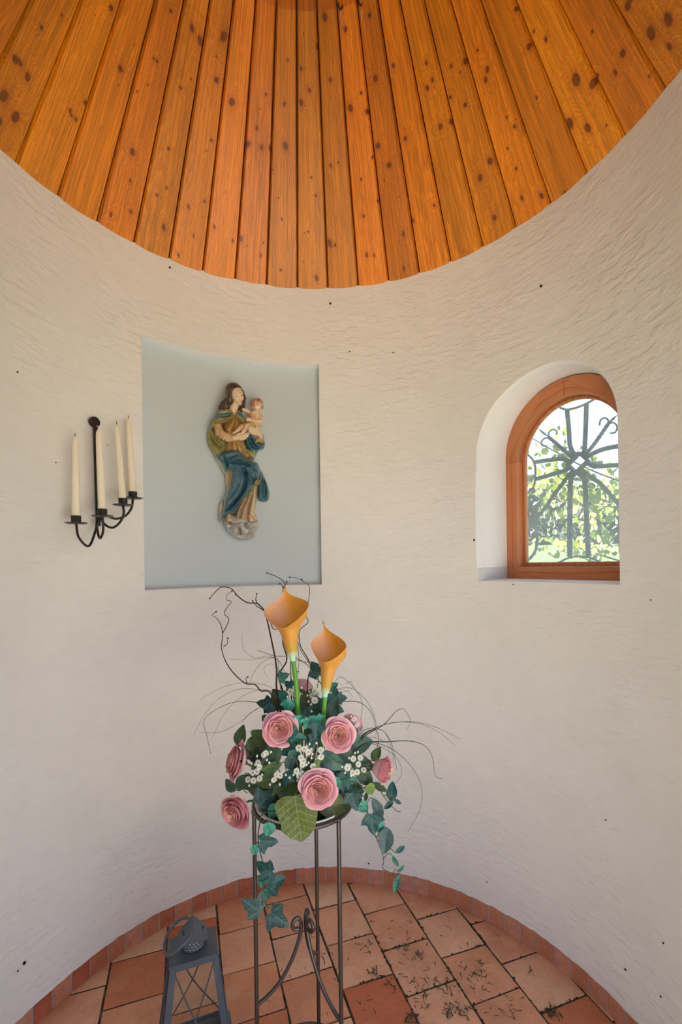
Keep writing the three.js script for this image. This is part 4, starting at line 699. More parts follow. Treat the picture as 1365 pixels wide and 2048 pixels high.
twig('curly twig reaching low and far out from the flowers', [[400, 640], [360, 637], [330, 605], [285, 600], [220, 545], [180, 485], [160, 420], [165, 350], [155, 300], [130, 265], [112, 255], [133, 236]], [[[165, 345], [185, 310], [196, 272], [174, 245], [190, 212], [211, 185], [184, 176], [186, 155], [213, 132]], [[170, 412], [188, 400], [192, 370]], [[290, 600], [284, 570], [293, 566]]], 0.0026, 1.14, -0.02);
twig('thin twig rising behind the taller calla lily', [[600, 560], [612, 520], [600, 480], [560, 410], [556, 330], [598, 288], [585, 250], [602, 170], [602, 105], [572, 82], [540, 66], [505, 62]], [[[572, 82], [566, 72]], [[600, 490], [560, 430], [545, 385], [552, 480], [548, 540]]], 0.0022, 1.2, 0.02);
twig('twig ending in a forked tuft above the taller calla lily', [[470, 640], [450, 560], [490, 480], [470, 390], [478, 250], [472, 120], [480, 92], [440, 60], [390, 40]], [[[474, 118], [462, 100], [455, 95]], [[474, 118], [485, 100], [490, 85]], [[405, 285], [425, 325], [447, 316], [440, 300]]], 0.003, 1.2, 0.02);
twig('straight brown twig stub between the two calla lilies', [[512, 640], [511, 560], [508, 470]], [], 0.0032, 1.2, 0.0);

// bear grass blades
const grassM = phys({ color: hex(0x33402a), roughness: 0.5 });
function blade(o, pts, depth, r, bulge = 0.03) {
  const P = pts.map(([x, y], i) => { const [px, py] = z6(x, y), t = i / (pts.length - 1); return at(px, py, depth + bulge * Math.sin(t * Math.PI) * 0.6).sub(o.position); }); P.unshift(foamPt(P[0].clone().add(o.position)).sub(o.position));
  part('blade', sweep(P, (t) => 1.35 * r * (1 - 0.8 * t) + 0.0003, { seg: 52, sides: 5, flat: 0.45 }), grassM, o);
}
function tuft(label, list, depth) { const o = thing('grass_tuft', label, 'grass tuft', HEART.toArray(), 0, 'bear grass tufts'); for (const [pts, r, dz] of list) blade(o, pts, depth + (dz ?? 0), r); return o; }
tuft('tuft of long thin grass blades arching towards the window', [
  [[[880, 870], [980, 808], [1050, 735], [1078, 727], [1105, 760], [1118, 790], [1095, 835]], 0.0022],
  [[[880, 862], [950, 818], [1050, 795], [1150, 795], [1250, 822], [1365, 878]], 0.0018], [[[890, 864], [960, 815], [1060, 794], [1170, 805], [1260, 845], [1340, 910]], 0.0015, 0.02],
  [[[890, 903], [1000, 894], [1110, 890], [1190, 915], [1228, 975], [1236, 1040], [1248, 1072], [1275, 1080]], 0.0025, -0.02], [[[890, 900], [1010, 925], [1090, 985], [1150, 1065], [1175, 1150], [1163, 1240], [1105, 1345]], 0.0015, -0.03],
  [[[890, 905], [1000, 938], [1055, 990], [1072, 1050], [1040, 1108]], 0.0016], [[[890, 850], [960, 830], [1010, 880], [1035, 960], [1048, 1040]], 0.0018, 0.03], [[[900, 840], [970, 835], [1000, 870], [1025, 950], [1030, 1000]], 0.0015, 0.05],
  [[[880, 880], [940, 875], [1000, 905], [1010, 970]], 0.0015, 0.04], [[[860, 850], [930, 825], [955, 870], [945, 930], [930, 975]], 0.0018, 0.05]], 1.15);
tuft('tuft of thin grass blades curling up behind the shorter calla lily', [
  [[[740, 640], [800, 620], [860, 650], [920, 730], [942, 800], [940, 880]], 0.0014], [[[730, 600], [760, 565], [830, 620], [870, 690], [862, 790], [840, 850]], 0.0012], [[[660, 680], [760, 690], [860, 695], [920, 750], [940, 820]], 0.0013], [[[680, 640], [640, 570], [600, 510], [520, 465], [430, 460], [340, 430]], 0.0013], [[[700, 660], [720, 600], [650, 500], [580, 490], [500, 470]], 0.0012, 0.04], [[[760, 650], [815, 630], [820, 590], [790, 600]], 0.001], [[[690, 640], [800, 640], [822, 670], [800, 690]], 0.001]], 1.22);
tuft('tuft of thin grass blades arching towards the candle sconce', [
  [[[400, 700], [330, 693], [240, 690], [150, 722], [72, 785], [85, 860], [105, 955]], 0.0018], [[[400, 710], [335, 730], [260, 790], [170, 840], [105, 848], [50, 845]], 0.0014], [[[430, 650], [330, 628], [240, 630], [130, 690], [60, 780], [20, 860]], 0.0011], [[[430, 640], [350, 600], [230, 600], [120, 640], [50, 685]], 0.001, 0.04], [[[410, 700], [330, 735], [290, 760], [262, 805]], 0.0011], [[[450, 560], [440, 470], [370, 490], [320, 550], [302, 600]], 0.0014, 0.05], [[[470, 520], [430, 470], [300, 480], [200, 475]], 0.001, 0.05], [[[460, 500], [400, 460], [330, 470], [275, 430], [262, 350]], 0.001, 0.06], [[[440, 660], [320, 640], [190, 730], [110, 880]], 0.0009, 0.05], [[[470, 560], [410, 500], [375, 520], [390, 572]], 0.0009, 0.05]], 1.15);

// small white asters
const asterPetal = (() => { const gs = []; for (let k = 0; k < 13; k++) { const g = new THREE.SphereGeometry(1, 6, 4); g.scale(0.13, 0.05, 0.36); g.translate(0, 0.02, 0.62); g.rotateX(-0.15); g.rotateY(k / 13 * 6.283); gs.push(g); } return mergeGeometries(gs); })();
const asterEye = (() => { const g = new THREE.SphereGeometry(0.33, 10, 6); g.scale(1, 0.5, 1); g.translate(0, 0.06, 0); return g; })();
const whiteM = phys({ color: hex(0xf1f0ea), roughness: 0.7, transmission: 0.12, thickness: 0 }), eyeM = std({ color: hex(0xb9ad72), roughness: 0.9 }), budM = std({ color: hex(0xdfe0c8), roughness: 0.8 }), thinStem = std({ color: hex(0x8d9560), roughness: 0.8 });
const budG = new THREE.SphereGeometry(1, 8, 6);
function aster(label, flowers, buds, k = 1.02) {
  const o = thing('aster_spray', label, 'flower', HEART.toArray(), 0, 'sprays of small white asters');
  const hub = V(0, 0, 0); flowers.forEach(([x, y]) => { const [px, py] = z6(x, y); hub.add(at(px, py, bushDepth(px, py, k) + 0.03)); }); hub.multiplyScalar(1 / flowers.length).sub(o.position).add(V(0, -0.012, 0));
  part('stem', sweep([foamPt(hub.clone().add(o.position)).sub(o.position), hub.clone().multiplyScalar(0.85), hub], 0.0014, { seg: 10, sides: 5 }), thinStem, o);
  for (const [x, y, s = 18] of flowers) {
    const [px, py] = z6(x, y), d = bushDepth(px, py, k) - 0.012, p = at(px, py, d).sub(o.position), h = part('flower', asterPetal, whiteM, o); const n = V(rr(-0.5, 0.5), rr(-0.1, 0.7), 1).normalize();
    h.position.copy(p); h.quaternion.setFromUnitVectors(V(0, 1, 0), n); h.scale.setScalar(s * 0.3956 * d / FPX); part('eye', asterEye, eyeM, h);
    part('stalk', sweep([hub, hub.clone().lerp(p, 0.6).add(V(0, 0.004, -0.006)), p.clone().addScaledVector(n, -0.001)], 0.0007, { seg: 7, sides: 4 }), thinStem, o);
  }
  for (const [x, y] of buds) { const [px, py] = z6(x, y), d = bushDepth(px, py, k) - 0.008, p = at(px, py, d).sub(o.position), b = part('bud', budG, budM, o); b.position.copy(p); b.scale.set(0.0026, 0.0032, 0.0026); part('stalk', sweep([hub, hub.clone().lerp(p, 0.6).add(V(0, 0.004, -0.004)), p], 0.0006, { seg: 6, sides: 4 }), thinStem, o); }
}
aster('white aster spray between the sideways rose and the low rose', [[375, 960], [385, 950], [345, 1000], [352, 1022], [320, 1050], [338, 1045], [295, 1085], [352, 1080], [322, 1090]], [[410, 945], [390, 985], [365, 1060], [300, 1115], [330, 1010], [402, 1000], [340, 965]]);
aster('pair of white asters above the grey ivy leaf', [[425, 1085], [457, 1065], [440, 1060]], [[470, 1040], [455, 1110], [485, 1060], [405, 1110]]);
aster('white aster spray in the middle of the roses', [[552, 925, 20], [578, 930], [600, 945], [562, 975, 19], [575, 990], [570, 1010], [540, 1042, 19], [572, 1055, 19], [553, 1066], [623, 1018, 19], [662, 936, 19], [663, 970, 19]], [[605, 905], [612, 930], [590, 960], [640, 900], [615, 975], [525, 1060], [505, 1075], [590, 1010], [600, 1000], [545, 1090], [620, 955]]);
aster('white aster spray under the blue green leaf', [[826, 980], [797, 1025, 20], [852, 1008], [846, 1046], [825, 1052], [862, 975], [880, 1035]], [[805, 975], [770, 1020], [835, 950], [785, 1050], [850, 945], [815, 1065]]);
aster('white asters by the stem of the taller calla lily', [[508, 640, 20], [540, 638, 20], [525, 648]], [[560, 650], [530, 690], [565, 620], [500, 680]], 0.7);
aster('white asters by the stem of the shorter calla lily', [[632, 685, 21], [632, 635, 20], [645, 650], [620, 660]], [[600, 690], [612, 705], [640, 610], [605, 640], [615, 740], [595, 660]], 0.7);
aster('white asters behind the half hidden rose', [[880, 835, 14], [860, 850, 14], [895, 870, 14], [830, 780, 13], [845, 810, 13]], [[870, 870], [905, 850], [885, 890], [815, 765], [855, 835]], 0.35);

// ivy
function ivy(label, leaves, stem, depth, name = 'ivy_sprig') {
  const [sx, sy] = stem ? stem[0] : leaves[0], o = thing(name, label, 'ivy', HEART.toArray(), 0, name === 'ivy_trail' ? 'hanging ivy trails' : 'ivy sprigs among the roses');
  let cv = null;
  if (stem) { const pts = stem.map(([x, y], i) => at(x, y, typeof depth === 'function' ? depth(i / (stem.length - 1)) : depth).sub(o.position)); pts.unshift(foamPt(pts[0].clone().add(o.position)).sub(o.position)); cv = new THREE.CatmullRomCurve3(pts); part('stem', sweep(pts, (t) => 0.0017 * (1 - 0.5 * t), { seg: 60, sides: 6 }), stemDark, o); }
  for (const [x, y, s, mat, ang, kind = 'ivy', k] of leaves) {
    const d = depth ? (typeof depth === 'function' ? depth(0.7) : depth) - 0.008 : bushDepth(x, y, k ?? 1.0), c = at(x, y, d);
    let from = HEART; if (cv) { let best = 1e9; for (let i = 0; i <= 60; i++) { const q = cv.getPoint(i / 60).add(o.position), e = q.distanceTo(c) + 0.3 * Math.max(0, c.y - q.y); if (e < best) { best = e; from = q; } } }
    leaf(o, kind, mat, x, y, s, ang, d, from);
  }
}
const q6 = (x, y, s, m, a, kind, k) => [...z6(x, y), s, m, a, kind, k], q7 = (x, y, s, m, a, kind) => [...z7(x, y), s, m, a, kind];
ivy('ivy sprig beside the foot of the bent twig', [q6(375, 702, 30, 'dark', -80, 'ivy', 0.7), q6(410, 735, 26, 'dark', 190, 'ivy', 0.8), q6(475, 562, 24, 'mid', 70, 'ivy', 0.5), q6(497, 606, 22, 'mid', -60, 'ivy', 0.5), q6(475, 668, 24, 'bright', 160, 'ivy', 0.9), q6(500, 722, 30, 'bright', 190, 'ivy', 0.9)]);
ivy('bright ivy sprig between the two open roses', [q6(545, 790, 26, 'bright', 180, 'round'), q6(592, 803, 24, 'bright', 200), q6(622, 785, 20, 'bright', 170, 'round'), q6(652, 792, 26, 'bright', 160), q6(640, 832, 30, 'dark', 190), q6(545, 872, 34, 'mid', 100)]);
ivy('dark ivy sprig around the middle aster spray', [q6(495, 932, 38, 'dark', 240), q6(505, 1000, 36, 'slate', 200, 'oval'), q6(640, 888, 32, 'dark', 90), q6(528, 965, 26, 'mid', 180, 'round'), q6(490, 1092, 28, 'dark', 200), q6(500, 1065, 22, 'bright', 170, 'round', 0.8), q6(695, 1062, 40, 'grey', 120, 'ivy', 0.9), q6(610, 880, 24, 'bright', 60, 'round', 0.7)]);
ivy('ivy sprig around the foot of the shorter calla lily', [q6(670, 697, 32, 'dark', 60, 'ivy', 0.8), q6(737, 660, 28, 'mid', 20, 'ivy', 0.5), q6(640, 527, 34, 'dark', -20, 'ivy', 0.1), q6(725, 610, 22, 'mid', 60, 'ivy', 0.2), q6(772, 672, 22, 'dark', 90, 'ivy', 0.4), q6(735, 725, 36, 'dark', 110, 'ivy', 0.6)]);
ivy('ivy sprig beside the front rose, over the dish rim', [q6(776, 1092, 34, 'dark', 110), q6(838, 1182, 38, 'grey', 150), q6(795, 1150, 34, 'grey', 200), q6(735, 1102, 26, 'bright', 200, 'round'), q6(878, 1226, 22, 'bright', 140, 'round'), q6(905, 1128, 18, 'lime', 150, 'round', 0.7), q6(815, 1085, 26, 'mid', 90)]);
ivy('large grey green ivy leaf sprig over the dish rim', [q6(387, 1188, 46, 'grey', 60), q6(425, 1240, 26, 'bright', 220, 'round'), q6(440, 1130, 30, 'rose', 210, 'slim')]);
ivy('long ivy trail hanging down in front of the stand', [q7(410, 465, 26, 'bright', 200, 'round'), q7(405, 547, 38, 'dark', 100), q7(325, 590, 18, 'bright', 200, 'round'), q7(378, 702, 36, 'dark', -60), q7(370, 778, 22, 'mid', 190, 'round'), q7(442, 788, 40, 'dark', 60), q7(396, 862, 24, 'mid', 190), q7(310, 925, 44, 'grey', -60), q7(470, 1000, 44, 'grey', 120)], [[372, 380], [355, 440], [345, 520], [357, 600], [372, 660], [388, 740], [384, 820], [392, 900], [408, 940]].map(([x, y]) => z7(x, y)), (t) => 1.035 + 0.0 * t, 'ivy_trail');
ivy('ivy trail hanging over the rim towards the window', [q7(915, 302, 36, 'grey', 160), q7(972, 335, 22, 'bright', 140, 'round'), q7(1022, 432, 40, 'dark', 175), q7(1068, 455, 22, 'bright', 190, 'round'), q7(1104, 522, 48, 'slate', 190, 'oval'), q7(1188, 595, 24, 'dark', 60, 'slim'), q7(1160, 655, 24, 'mid', 150, 'slim'), q7(1195, 720, 22, 'mid', 80, 'slim'), q7(1172, 785, 34, 'mid', 200, 'slim'), q7(1055, 345, 50, 'slate', 150, 'slim')], [[950, 320], [1000, 380], [1035, 490], [1072, 580], [1092, 660], [1085, 700], [1130, 728], [1180, 770]].map(([x, y]) => z7(x, y)), (t) => 1.09, 'ivy_trail');
ivy('short dark ivy shoot below the half open rose bud', [q7(1140, 265, 34, 'dark', 10, 'oval'), q7(1125, 322, 26, 'dark', 230, 'slim'), q7(1172, 305, 18, 'dark', 120, 'slim'), q7(1010, 230, 22, 'lime', 160, 'round'), q7(985, 275, 20, 'rose', 190, 'slim')], [[1060, 215], [1085, 265], [1120, 310], [1180, 368], [1192, 362]].map(([x, y]) => z7(x, y)), (t) => 1.14, 'ivy_trail');

// ---------------------------------------------------------------- carved and painted wall figure in the niche
{
  const U = 0.13187, pxOf = (X, Y) => [390 + X * U, 740 + Y * U];                // figure drawing units, 7.6 to a photo pixel
  const hit = onCyl(...pxOf(640, 1300), 1.0475), az = azOf(hit), O = polar(az, 1.0345, hit.y), ex = V(Math.cos(az), 0, Math.sin(az)), ey = V(0, 1, 0), ez = polar(az, -1, 0);
  const L = (X, Y, d) => { const r = ray(...pxOf(X, Y)), t = (d - ez.dot(EYEP.clone().sub(O))) / ez.dot(r), p = EYEP.clone().addScaledVector(r, t).sub(O); return V(p.dot(ex), p.dot(ey), d); };
  const unit = L(700, 1300, 0.05).distanceTo(L(600, 1300, 0.05)) / 100;           // metres per drawing unit
  const fig = thing('carved_figure', 'painted wood carving of a mother holding an infant, standing on a cloud in the niche', 'statue', O.toArray());
  fig.quaternion.setFromRotationMatrix(new THREE.Matrix4().makeBasis(ex, ey, ez));
  const M = phys({ vertexColors: true, roughness: 0.4, clearcoat: 0.3, clearcoatRoughness: 0.35 });
  const C = (h) => hex(h), M2 = std({ color: hex(0x7d6244), roughness: 0.8 });
  const smooth = (poly, closed, n) => { const cv = new THREE.CatmullRomCurve3(poly.map(([x, y]) => V(x, y, 0)), closed, 'centripetal'); return cv.getSpacedPoints(n).map((p) => [p.x, p.y]); };
  const distLine = (x, y, pts) => { let best = 1e9, bt = 0; for (let i = 0; i + 1 < pts.length; i++) { const [ax, ay] = pts[i], [bx, by] = pts[i + 1], vx = bx - ax, vy = by - ay, t = clamp(((x - ax) * vx + (y - ay) * vy) / (vx * vx + vy * vy || 1)), d = Math.hypot(x - ax - t * vx, y - ay - t * vy); if (d < best) { best = d; bt = (i + t) / (pts.length - 1); } } return [best, bt]; };
  // relief: a padded sheet with carved folds. Outline and folds in drawing units, depths in metres
  function relief(name, outline, { d0 = 0.0, T = 0.02, edge = 60, back = 0, folds = [], color, trim = null, trimW = 14, pale = 0xb9c4c0, tilt = [0, 0], grid = 6.5, label, slope = null }) {
    const poly = smooth(outline, true, Math.max(80, outline.length * 10)), fl = folds.map((f) => ({ ...f, p: smooth(f.p, false, 18) }));
    let x0 = 1e9, x1 = -1e9, y0 = 1e9, y1 = -1e9; for (const [x, y] of poly) { x0 = Math.min(x0, x); x1 = Math.max(x1, x); y0 = Math.min(y0, y); y1 = Math.max(y1, y); }
    const nx = Math.ceil((x1 - x0) / grid) + 2, ny = Math.ceil((y1 - y0) / grid) + 2, px = [], inn = [];
    const inside = (x, y) => { let c = false; for (let i = 0, j = poly.length - 1; i < poly.length; j = i++) { const [ax, ay] = poly[i], [bx, by] = poly[j]; if ((ay > y) !== (by > y) && x < (bx - ax) * (y - ay) / (by - ay) + ax) c = !c; } return c; };
    const near = (x, y) => { let b = 1e9, q = null; for (let i = 0; i + 1 < poly.length; i++) { const [ax, ay] = poly[i], [bx, by] = poly[i + 1], vx = bx - ax, vy = by - ay, t = clamp(((x - ax) * vx + (y - ay) * vy) / (vx * vx + vy * vy || 1)), d = Math.hypot(x - ax - t * vx, y - ay - t * vy); if (d < b) { b = d; q = [ax + t * vx, ay + t * vy]; } } return [b, q]; };
    for (let j = 0; j < ny; j++) for (let i = 0; i < nx; i++) { const x = x0 + (i - 0.5) * grid, y = y0 + (j - 0.5) * grid; px.push([x, y]); inn.push(inside(x, y)); }
    const P = [], Cc = [], id = new Int32Array(nx * ny).fill(-1), cb = C(color), cp = C(pale), ct = trim === null ? null : C(trim), q = new THREE.Color();
    const vert = (k) => {
      if (id[k] >= 0) return id[k];
      let [x, y] = px[k], [dist, nq] = near(x, y); if (!inn[k]) { [x, y] = nq; dist = 0; }
      const e = Math.min(1, dist / edge); let z = d0 + T * Math.sqrt(1 - (1 - e) * (1 - e));
      if (slope) z += slope(x, y);
      for (const f of fl) { const [d, t] = distLine(x, y, f.p), g = Math.exp(-((d / f.w) ** 2)) * Math.min(1, 5 * Math.min(t + 0.06, 1.06 - t)); z += 1.7 * f.h * g * Math.min(1, 0.25 + dist / (edge * 0.6)); }
      const n = fbm(x / 60 + 9, y / 60 + 9, 512, 512, 901, 3), nn = 0.86 + 0.28 * n; q.copy(cb).multiplyScalar(nn);
      const patch = sstep(0.55, 0.75, fbm(x / 34 + 40, y / 34 + 3, 512, 512, 905, 3)); q.lerp(cp, 0.16 * patch);
      if (ct) q.lerp(ct, 0.85 * (1 - sstep(trimW * 0.6, trimW, dist)));
      const p = L(x, y, z); P.push(p.x, p.y, p.z); Cc.push(q.r, q.g, q.b); return (id[k] = P.length / 3 - 1);
    };
    const I = [];
    for (let j = 0; j + 1 < ny; j++) for (let i = 0; i + 1 < nx; i++) {
      const k = j * nx + i, c = [k, k + 1, k + nx + 1, k + nx], s = c.filter((m) => inn[m]).length; if (!s) continue;
      const v = c.map(vert); I.push(v[0], v[3], v[1], v[1], v[3], v[2]);
    }
    // skirt down to the back
    const edges = new Map(); for (let i = 0; i < I.length; i += 3) for (let k = 0; k < 3; k++) { const a = I[i + k], b = I[i + (k + 1) % 3], key = a < b ? a + '_' + b : b + '_' + a; if (edges.has(key)) edges.set(key, null); else edges.set(key, [a, b]); }
    const low = new Map(), dn = (a) => { if (!low.has(a)) { low.set(a, P.length / 3); P.push(P[a * 3], P[a * 3 + 1], back); Cc.push(Cc[a * 3], Cc[a * 3 + 1], Cc[a * 3 + 2]); } return low.get(a); };
    for (const e of edges.values()) if (e) { const [a, b] = e, c = dn(a), d = dn(b); I.push(b, a, c, b, c, d); }
    let g = new THREE.BufferGeometry(); g.setAttribute('position', new THREE.Float32BufferAttribute(P, 3)); g.setAttribute('color', new THREE.Float32BufferAttribute(Cc, 3)); g.setIndex(I); g.computeVertexNormals();
    return part(name, g, M, fig, label);
  }
  // rounded forms: smooth union of tapered capsules, meshed with surface nets. prims: [a, b, ra, rb] in metres
  function blob(name, prims, { cell = 0.002, k = 0.004, paint, parent = fig, label, carve = [] }) {
    const lo = V(1e9, 1e9, 1e9), hi = V(-1e9, -1e9, -1e9); for (const [a, b, ra, rb] of prims) { const r = Math.max(ra, rb) + 3 * cell; lo.min(a.clone().subScalar(r)).min(b.clone().subScalar(r)); hi.max(a.clone().addScalar(r)).max(b.clone().addScalar(r)); }
    lo.z = Math.max(lo.z, -0.004);
    const n = [0, 1, 2].map((c) => Math.ceil((hi.getComponent(c) - lo.getComponent(c)) / cell) + 1), F = new Float32Array(n[0] * n[1] * n[2]);
    const cap = (x, y, z, [a, b, ra, rb]) => { const bx = b.x - a.x, by = b.y - a.y, bz = b.z - a.z, l2 = bx * bx + by * by + bz * bz, t = l2 > 0 ? clamp(((x - a.x) * bx + (y - a.y) * by + (z - a.z) * bz) / l2) : 0; return Math.hypot(x - a.x - t * bx, y - a.y - t * by, z - a.z - t * bz) - lerp(ra, rb, t); };
    for (let c = 0, o = 0; c < n[2]; c++) for (let b = 0; b < n[1]; b++) for (let a = 0; a < n[0]; a++, o++) {
      const x = lo.x + a * cell, y = lo.y + b * cell, z = lo.z + c * cell; let d = 1;
      for (const p of prims) { const e = cap(x, y, z, p), h = clamp(0.5 + 0.5 * (d - e) / k); d = lerp(d, e, h) - k * h * (1 - h); }
      for (const p of carve) { const e = -cap(x, y, z, p), h = clamp(0.5 - 0.5 * (d - e) / (k * 0.5)); d = lerp(d, e, h) + k * 0.5 * h * (1 - h); }
      F[o] = d;
    }
    const [nx, ny, nz] = n, at3 = (a, b, c) => (c * ny + b) * nx + a, vid = new Int32Array(nx * ny * nz).fill(-1), P = [], I = [];
    for (let c = 0; c + 1 < nz; c++) for (let b = 0; b + 1 < ny; b++) for (let a = 0; a + 1 < nx; a++) {
      const co = []; let m = 0; for (let i = 0; i < 8; i++) { const f = F[at3(a + (i & 1), b + ((i >> 1) & 1), c + (i >> 2))]; co.push(f); if (f < 0) m |= 1 << i; }
      if (m === 0 || m === 255) continue;
      let sx = 0, sy = 0, sz = 0, s = 0; for (const [i, j] of [[0, 1], [2, 3], [4, 5], [6, 7], [0, 2], [1, 3], [4, 6], [5, 7], [0, 4], [1, 5], [2, 6], [3, 7]]) if ((co[i] < 0) !== (co[j] < 0)) { const t = co[i] / (co[i] - co[j]); sx += lerp(i & 1, j & 1, t); sy += lerp((i >> 1) & 1, (j >> 1) & 1, t); sz += lerp(i >> 2, j >> 2, t); s++; }
      vid[at3(a, b, c)] = P.length / 3; P.push(lo.x + (a + sx / s) * cell, lo.y + (b + sy / s) * cell, lo.z + (c + sz / s) * cell);
    }
    const quad = (p, q, r, s, flip) => { if (p < 0 || q < 0 || r < 0 || s < 0) return; flip ? I.push(p, r, q, p, s, r) : I.push(p, q, r, p, r, s); };
    for (let c = 1; c + 1 < nz; c++) for (let b = 1; b + 1 < ny; b++) for (let a = 1; a + 1 < nx; a++) {
      const f = F[at3(a, b, c)] < 0;
      if (f !== (F[at3(a + 1, b, c)] < 0)) quad(vid[at3(a, b - 1, c - 1)], vid[at3(a, b, c - 1)], vid[at3(a, b, c)], vid[at3(a, b - 1, c)], !f);
      if (f !== (F[at3(a, b + 1, c)] < 0)) quad(vid[at3(a - 1, b, c - 1)], vid[at3(a - 1, b, c)], vid[at3(a, b, c)], vid[at3(a, b, c - 1)], !f);
      if (f !== (F[at3(a, b, c + 1)] < 0)) quad(vid[at3(a - 1, b - 1, c)], vid[at3(a, b - 1, c)], vid[at3(a, b, c)], vid[at3(a - 1, b, c)], !f);
    }
    const Cc = [], q = new THREE.Color(); for (let i = 0; i < P.length; i += 3) { paint(P[i], P[i + 1], P[i + 2], q); Cc.push(q.r, q.g, q.b); }
    const g = new THREE.BufferGeometry(); g.setAttribute('position', new THREE.Float32BufferAttribute(P, 3)); g.setAttribute('color', new THREE.Float32BufferAttribute(Cc, 3)); g.setIndex(I); g.computeVertexNormals();
    return part(name, g, M, parent, label);
  }
  const u = (r) => r * unit, Y2 = 1061.7, B = (pts) => pts.map(([x, y]) => [x, y + Y2]);
  const BLUE = 0x3f6a7a, OLIVE = 0x9a9058, ROBE = 0xc0955c, CREAM = 0xd9bf97, SKIN = 0xe6c6a2, TRIM = 0xd8d2b0;
  const flatPaint = (h, v = 0.14) => { const c = C(h); return (x, y, z, q) => q.copy(c).multiplyScalar(1 - v / 2 + v * fbm(x * 160 + 50, y * 160 + 50, 4096, 4096, 911, 3)); };

  // cloud under the feet
  relief('cloud_base', B([[455, 1200], [500, 1140], [640, 1150], [800, 1150], [900, 1150], [945, 1220], [965, 1320], [915, 1400], [890, 1480], [720, 1510], [600, 1470], [505, 1390], [452, 1300]]), { d0: 0.016, T: 0.05, edge: 130, color: 0xc2bdb3, pale: 0xe2dfd8, folds: [
    [[470, 1250], [500, 1340], [560, 1360], [590, 1310], [560, 1260]], [[590, 1440], [600, 1330], [650, 1320], [660, 1400], [630, 1450]], [[690, 1290], [720, 1400], [800, 1440], [850, 1380], [820, 1330]], [[830, 1380], [890, 1340], [950, 1330]], [[800, 1230], [870, 1260], [940, 1240]], [[480, 1220], [520, 1280], [620, 1290], [700, 1260]], [[560, 1440], [680, 1490], [800, 1480], [880, 1440]], [[740, 1290], [790, 1330], [860, 1300]]].map((p) => ({ p: B(p), w: 12, h: 0.012 })).concat([[[530, 1230], [540, 1300]], [[740, 1260], [790, 1290]], [[680, 1330], [690, 1440]], [[850, 1410], [900, 1380]]].map((p) => ({ p: B(p), w: 22, h: -0.014 }))) });
  // mantle seen from inside, behind the arm
  relief('mantle_lining', [[330, 720], [260, 820], [205, 930], [188, 1030], [205, 1130], [255, 1230], [325, 1330], [420, 1330], [490, 1240], [490, 1050], [450, 900], [420, 800]], { d0: 0.004, T: 0.03, edge: 70, color: OLIVE, pale: 0xc9bd86, folds: [{ p: [[300, 790], [215, 930], [195, 1040], [225, 1160], [330, 1310]], w: 22, h: 0.016 }, { p: [[230, 1050], [300, 1160], [400, 1240]], w: 20, h: 0.008 }, { p: [[250, 960], [320, 1090], [430, 1170]], w: 26, h: -0.012 }, { p: [[290, 880], [330, 980], [420, 1050]], w: 24, h: -0.008 }], label: 'olive lining of the mantle' });
  // hanging tail of the mantle
  relief('mantle_tail', B([[960, 400], [1010, 460], [1060, 560], [1112, 690], [1135, 820], [1108, 925], [1050, 948], [985, 930], [950, 880], [940, 780], [950, 600]]), { d0: 0.004, T: 0.03, edge: 70, color: BLUE, trim: TRIM, trimW: 13, folds: [{ p: B([[985, 480], [990, 700], [985, 890]]), w: 20, h: 0.01 }, { p: B([[1030, 560], [1060, 720], [1050, 900]]), w: 24, h: -0.01 }, { p: B([[1060, 600], [1100, 740], [1100, 860]]), w: 16, h: 0.008 }] });
  // long robe below the mantle
  relief('robe_skirt', B([[880, 640], [945, 680], [945, 800], [928, 960], [912, 1080], [925, 1150], [968, 1215], [905, 1222], [850, 1170], [800, 1180], [770, 1248], [690, 1258], [606, 1205], [630, 1090], [690, 950], [780, 840], [850, 740]]), { d0: 0.02, T: 0.035, edge: 70, color: CREAM, pale: 0xeedfc4, folds: [{ p: B([[905, 720], [880, 900], [850, 1060], [840, 1140]]), w: 20, h: 0.012 }, { p: B([[860, 780], [800, 940], [740, 1080], [720, 1230]]), w: 22, h: 0.012 }, { p: B([[930, 800], [900, 1000], [900, 1100], [950, 1205]]), w: 16, h: 0.01 }, { p: B([[880, 800], [840, 980], [800, 1130]]), w: 18, h: -0.014 }, { p: B([[800, 880], [730, 1010], [690, 1160], [680, 1240]]), w: 20, h: -0.014 }, { p: B([[740, 920], [670, 1060], [640, 1190]]), w: 20, h: 0.012 }], label: 'cream robe over the feet' });
  relief('robe_side', B([[470, 440], [560, 430], [560, 620], [510, 770], [478, 700], [468, 600]]), { d0: 0.012, T: 0.02, edge: 40, color: CREAM, pale: 0xeedfc4, folds: [{ p: B([[500, 460], [492, 600], [495, 740]]), w: 11, h: 0.006 }, { p: B([[530, 450], [518, 600], [505, 730]]), w: 11, h: -0.008 }] });
  relief('robe_side', B([[400, 930], [440, 950], [430, 1080], [420, 1200], [385, 1230], [360, 1130], [368, 1020]]), { d0: 0.004, T: 0.02, edge: 40, color: 0xc9c2ae, pale: 0xdedacb });
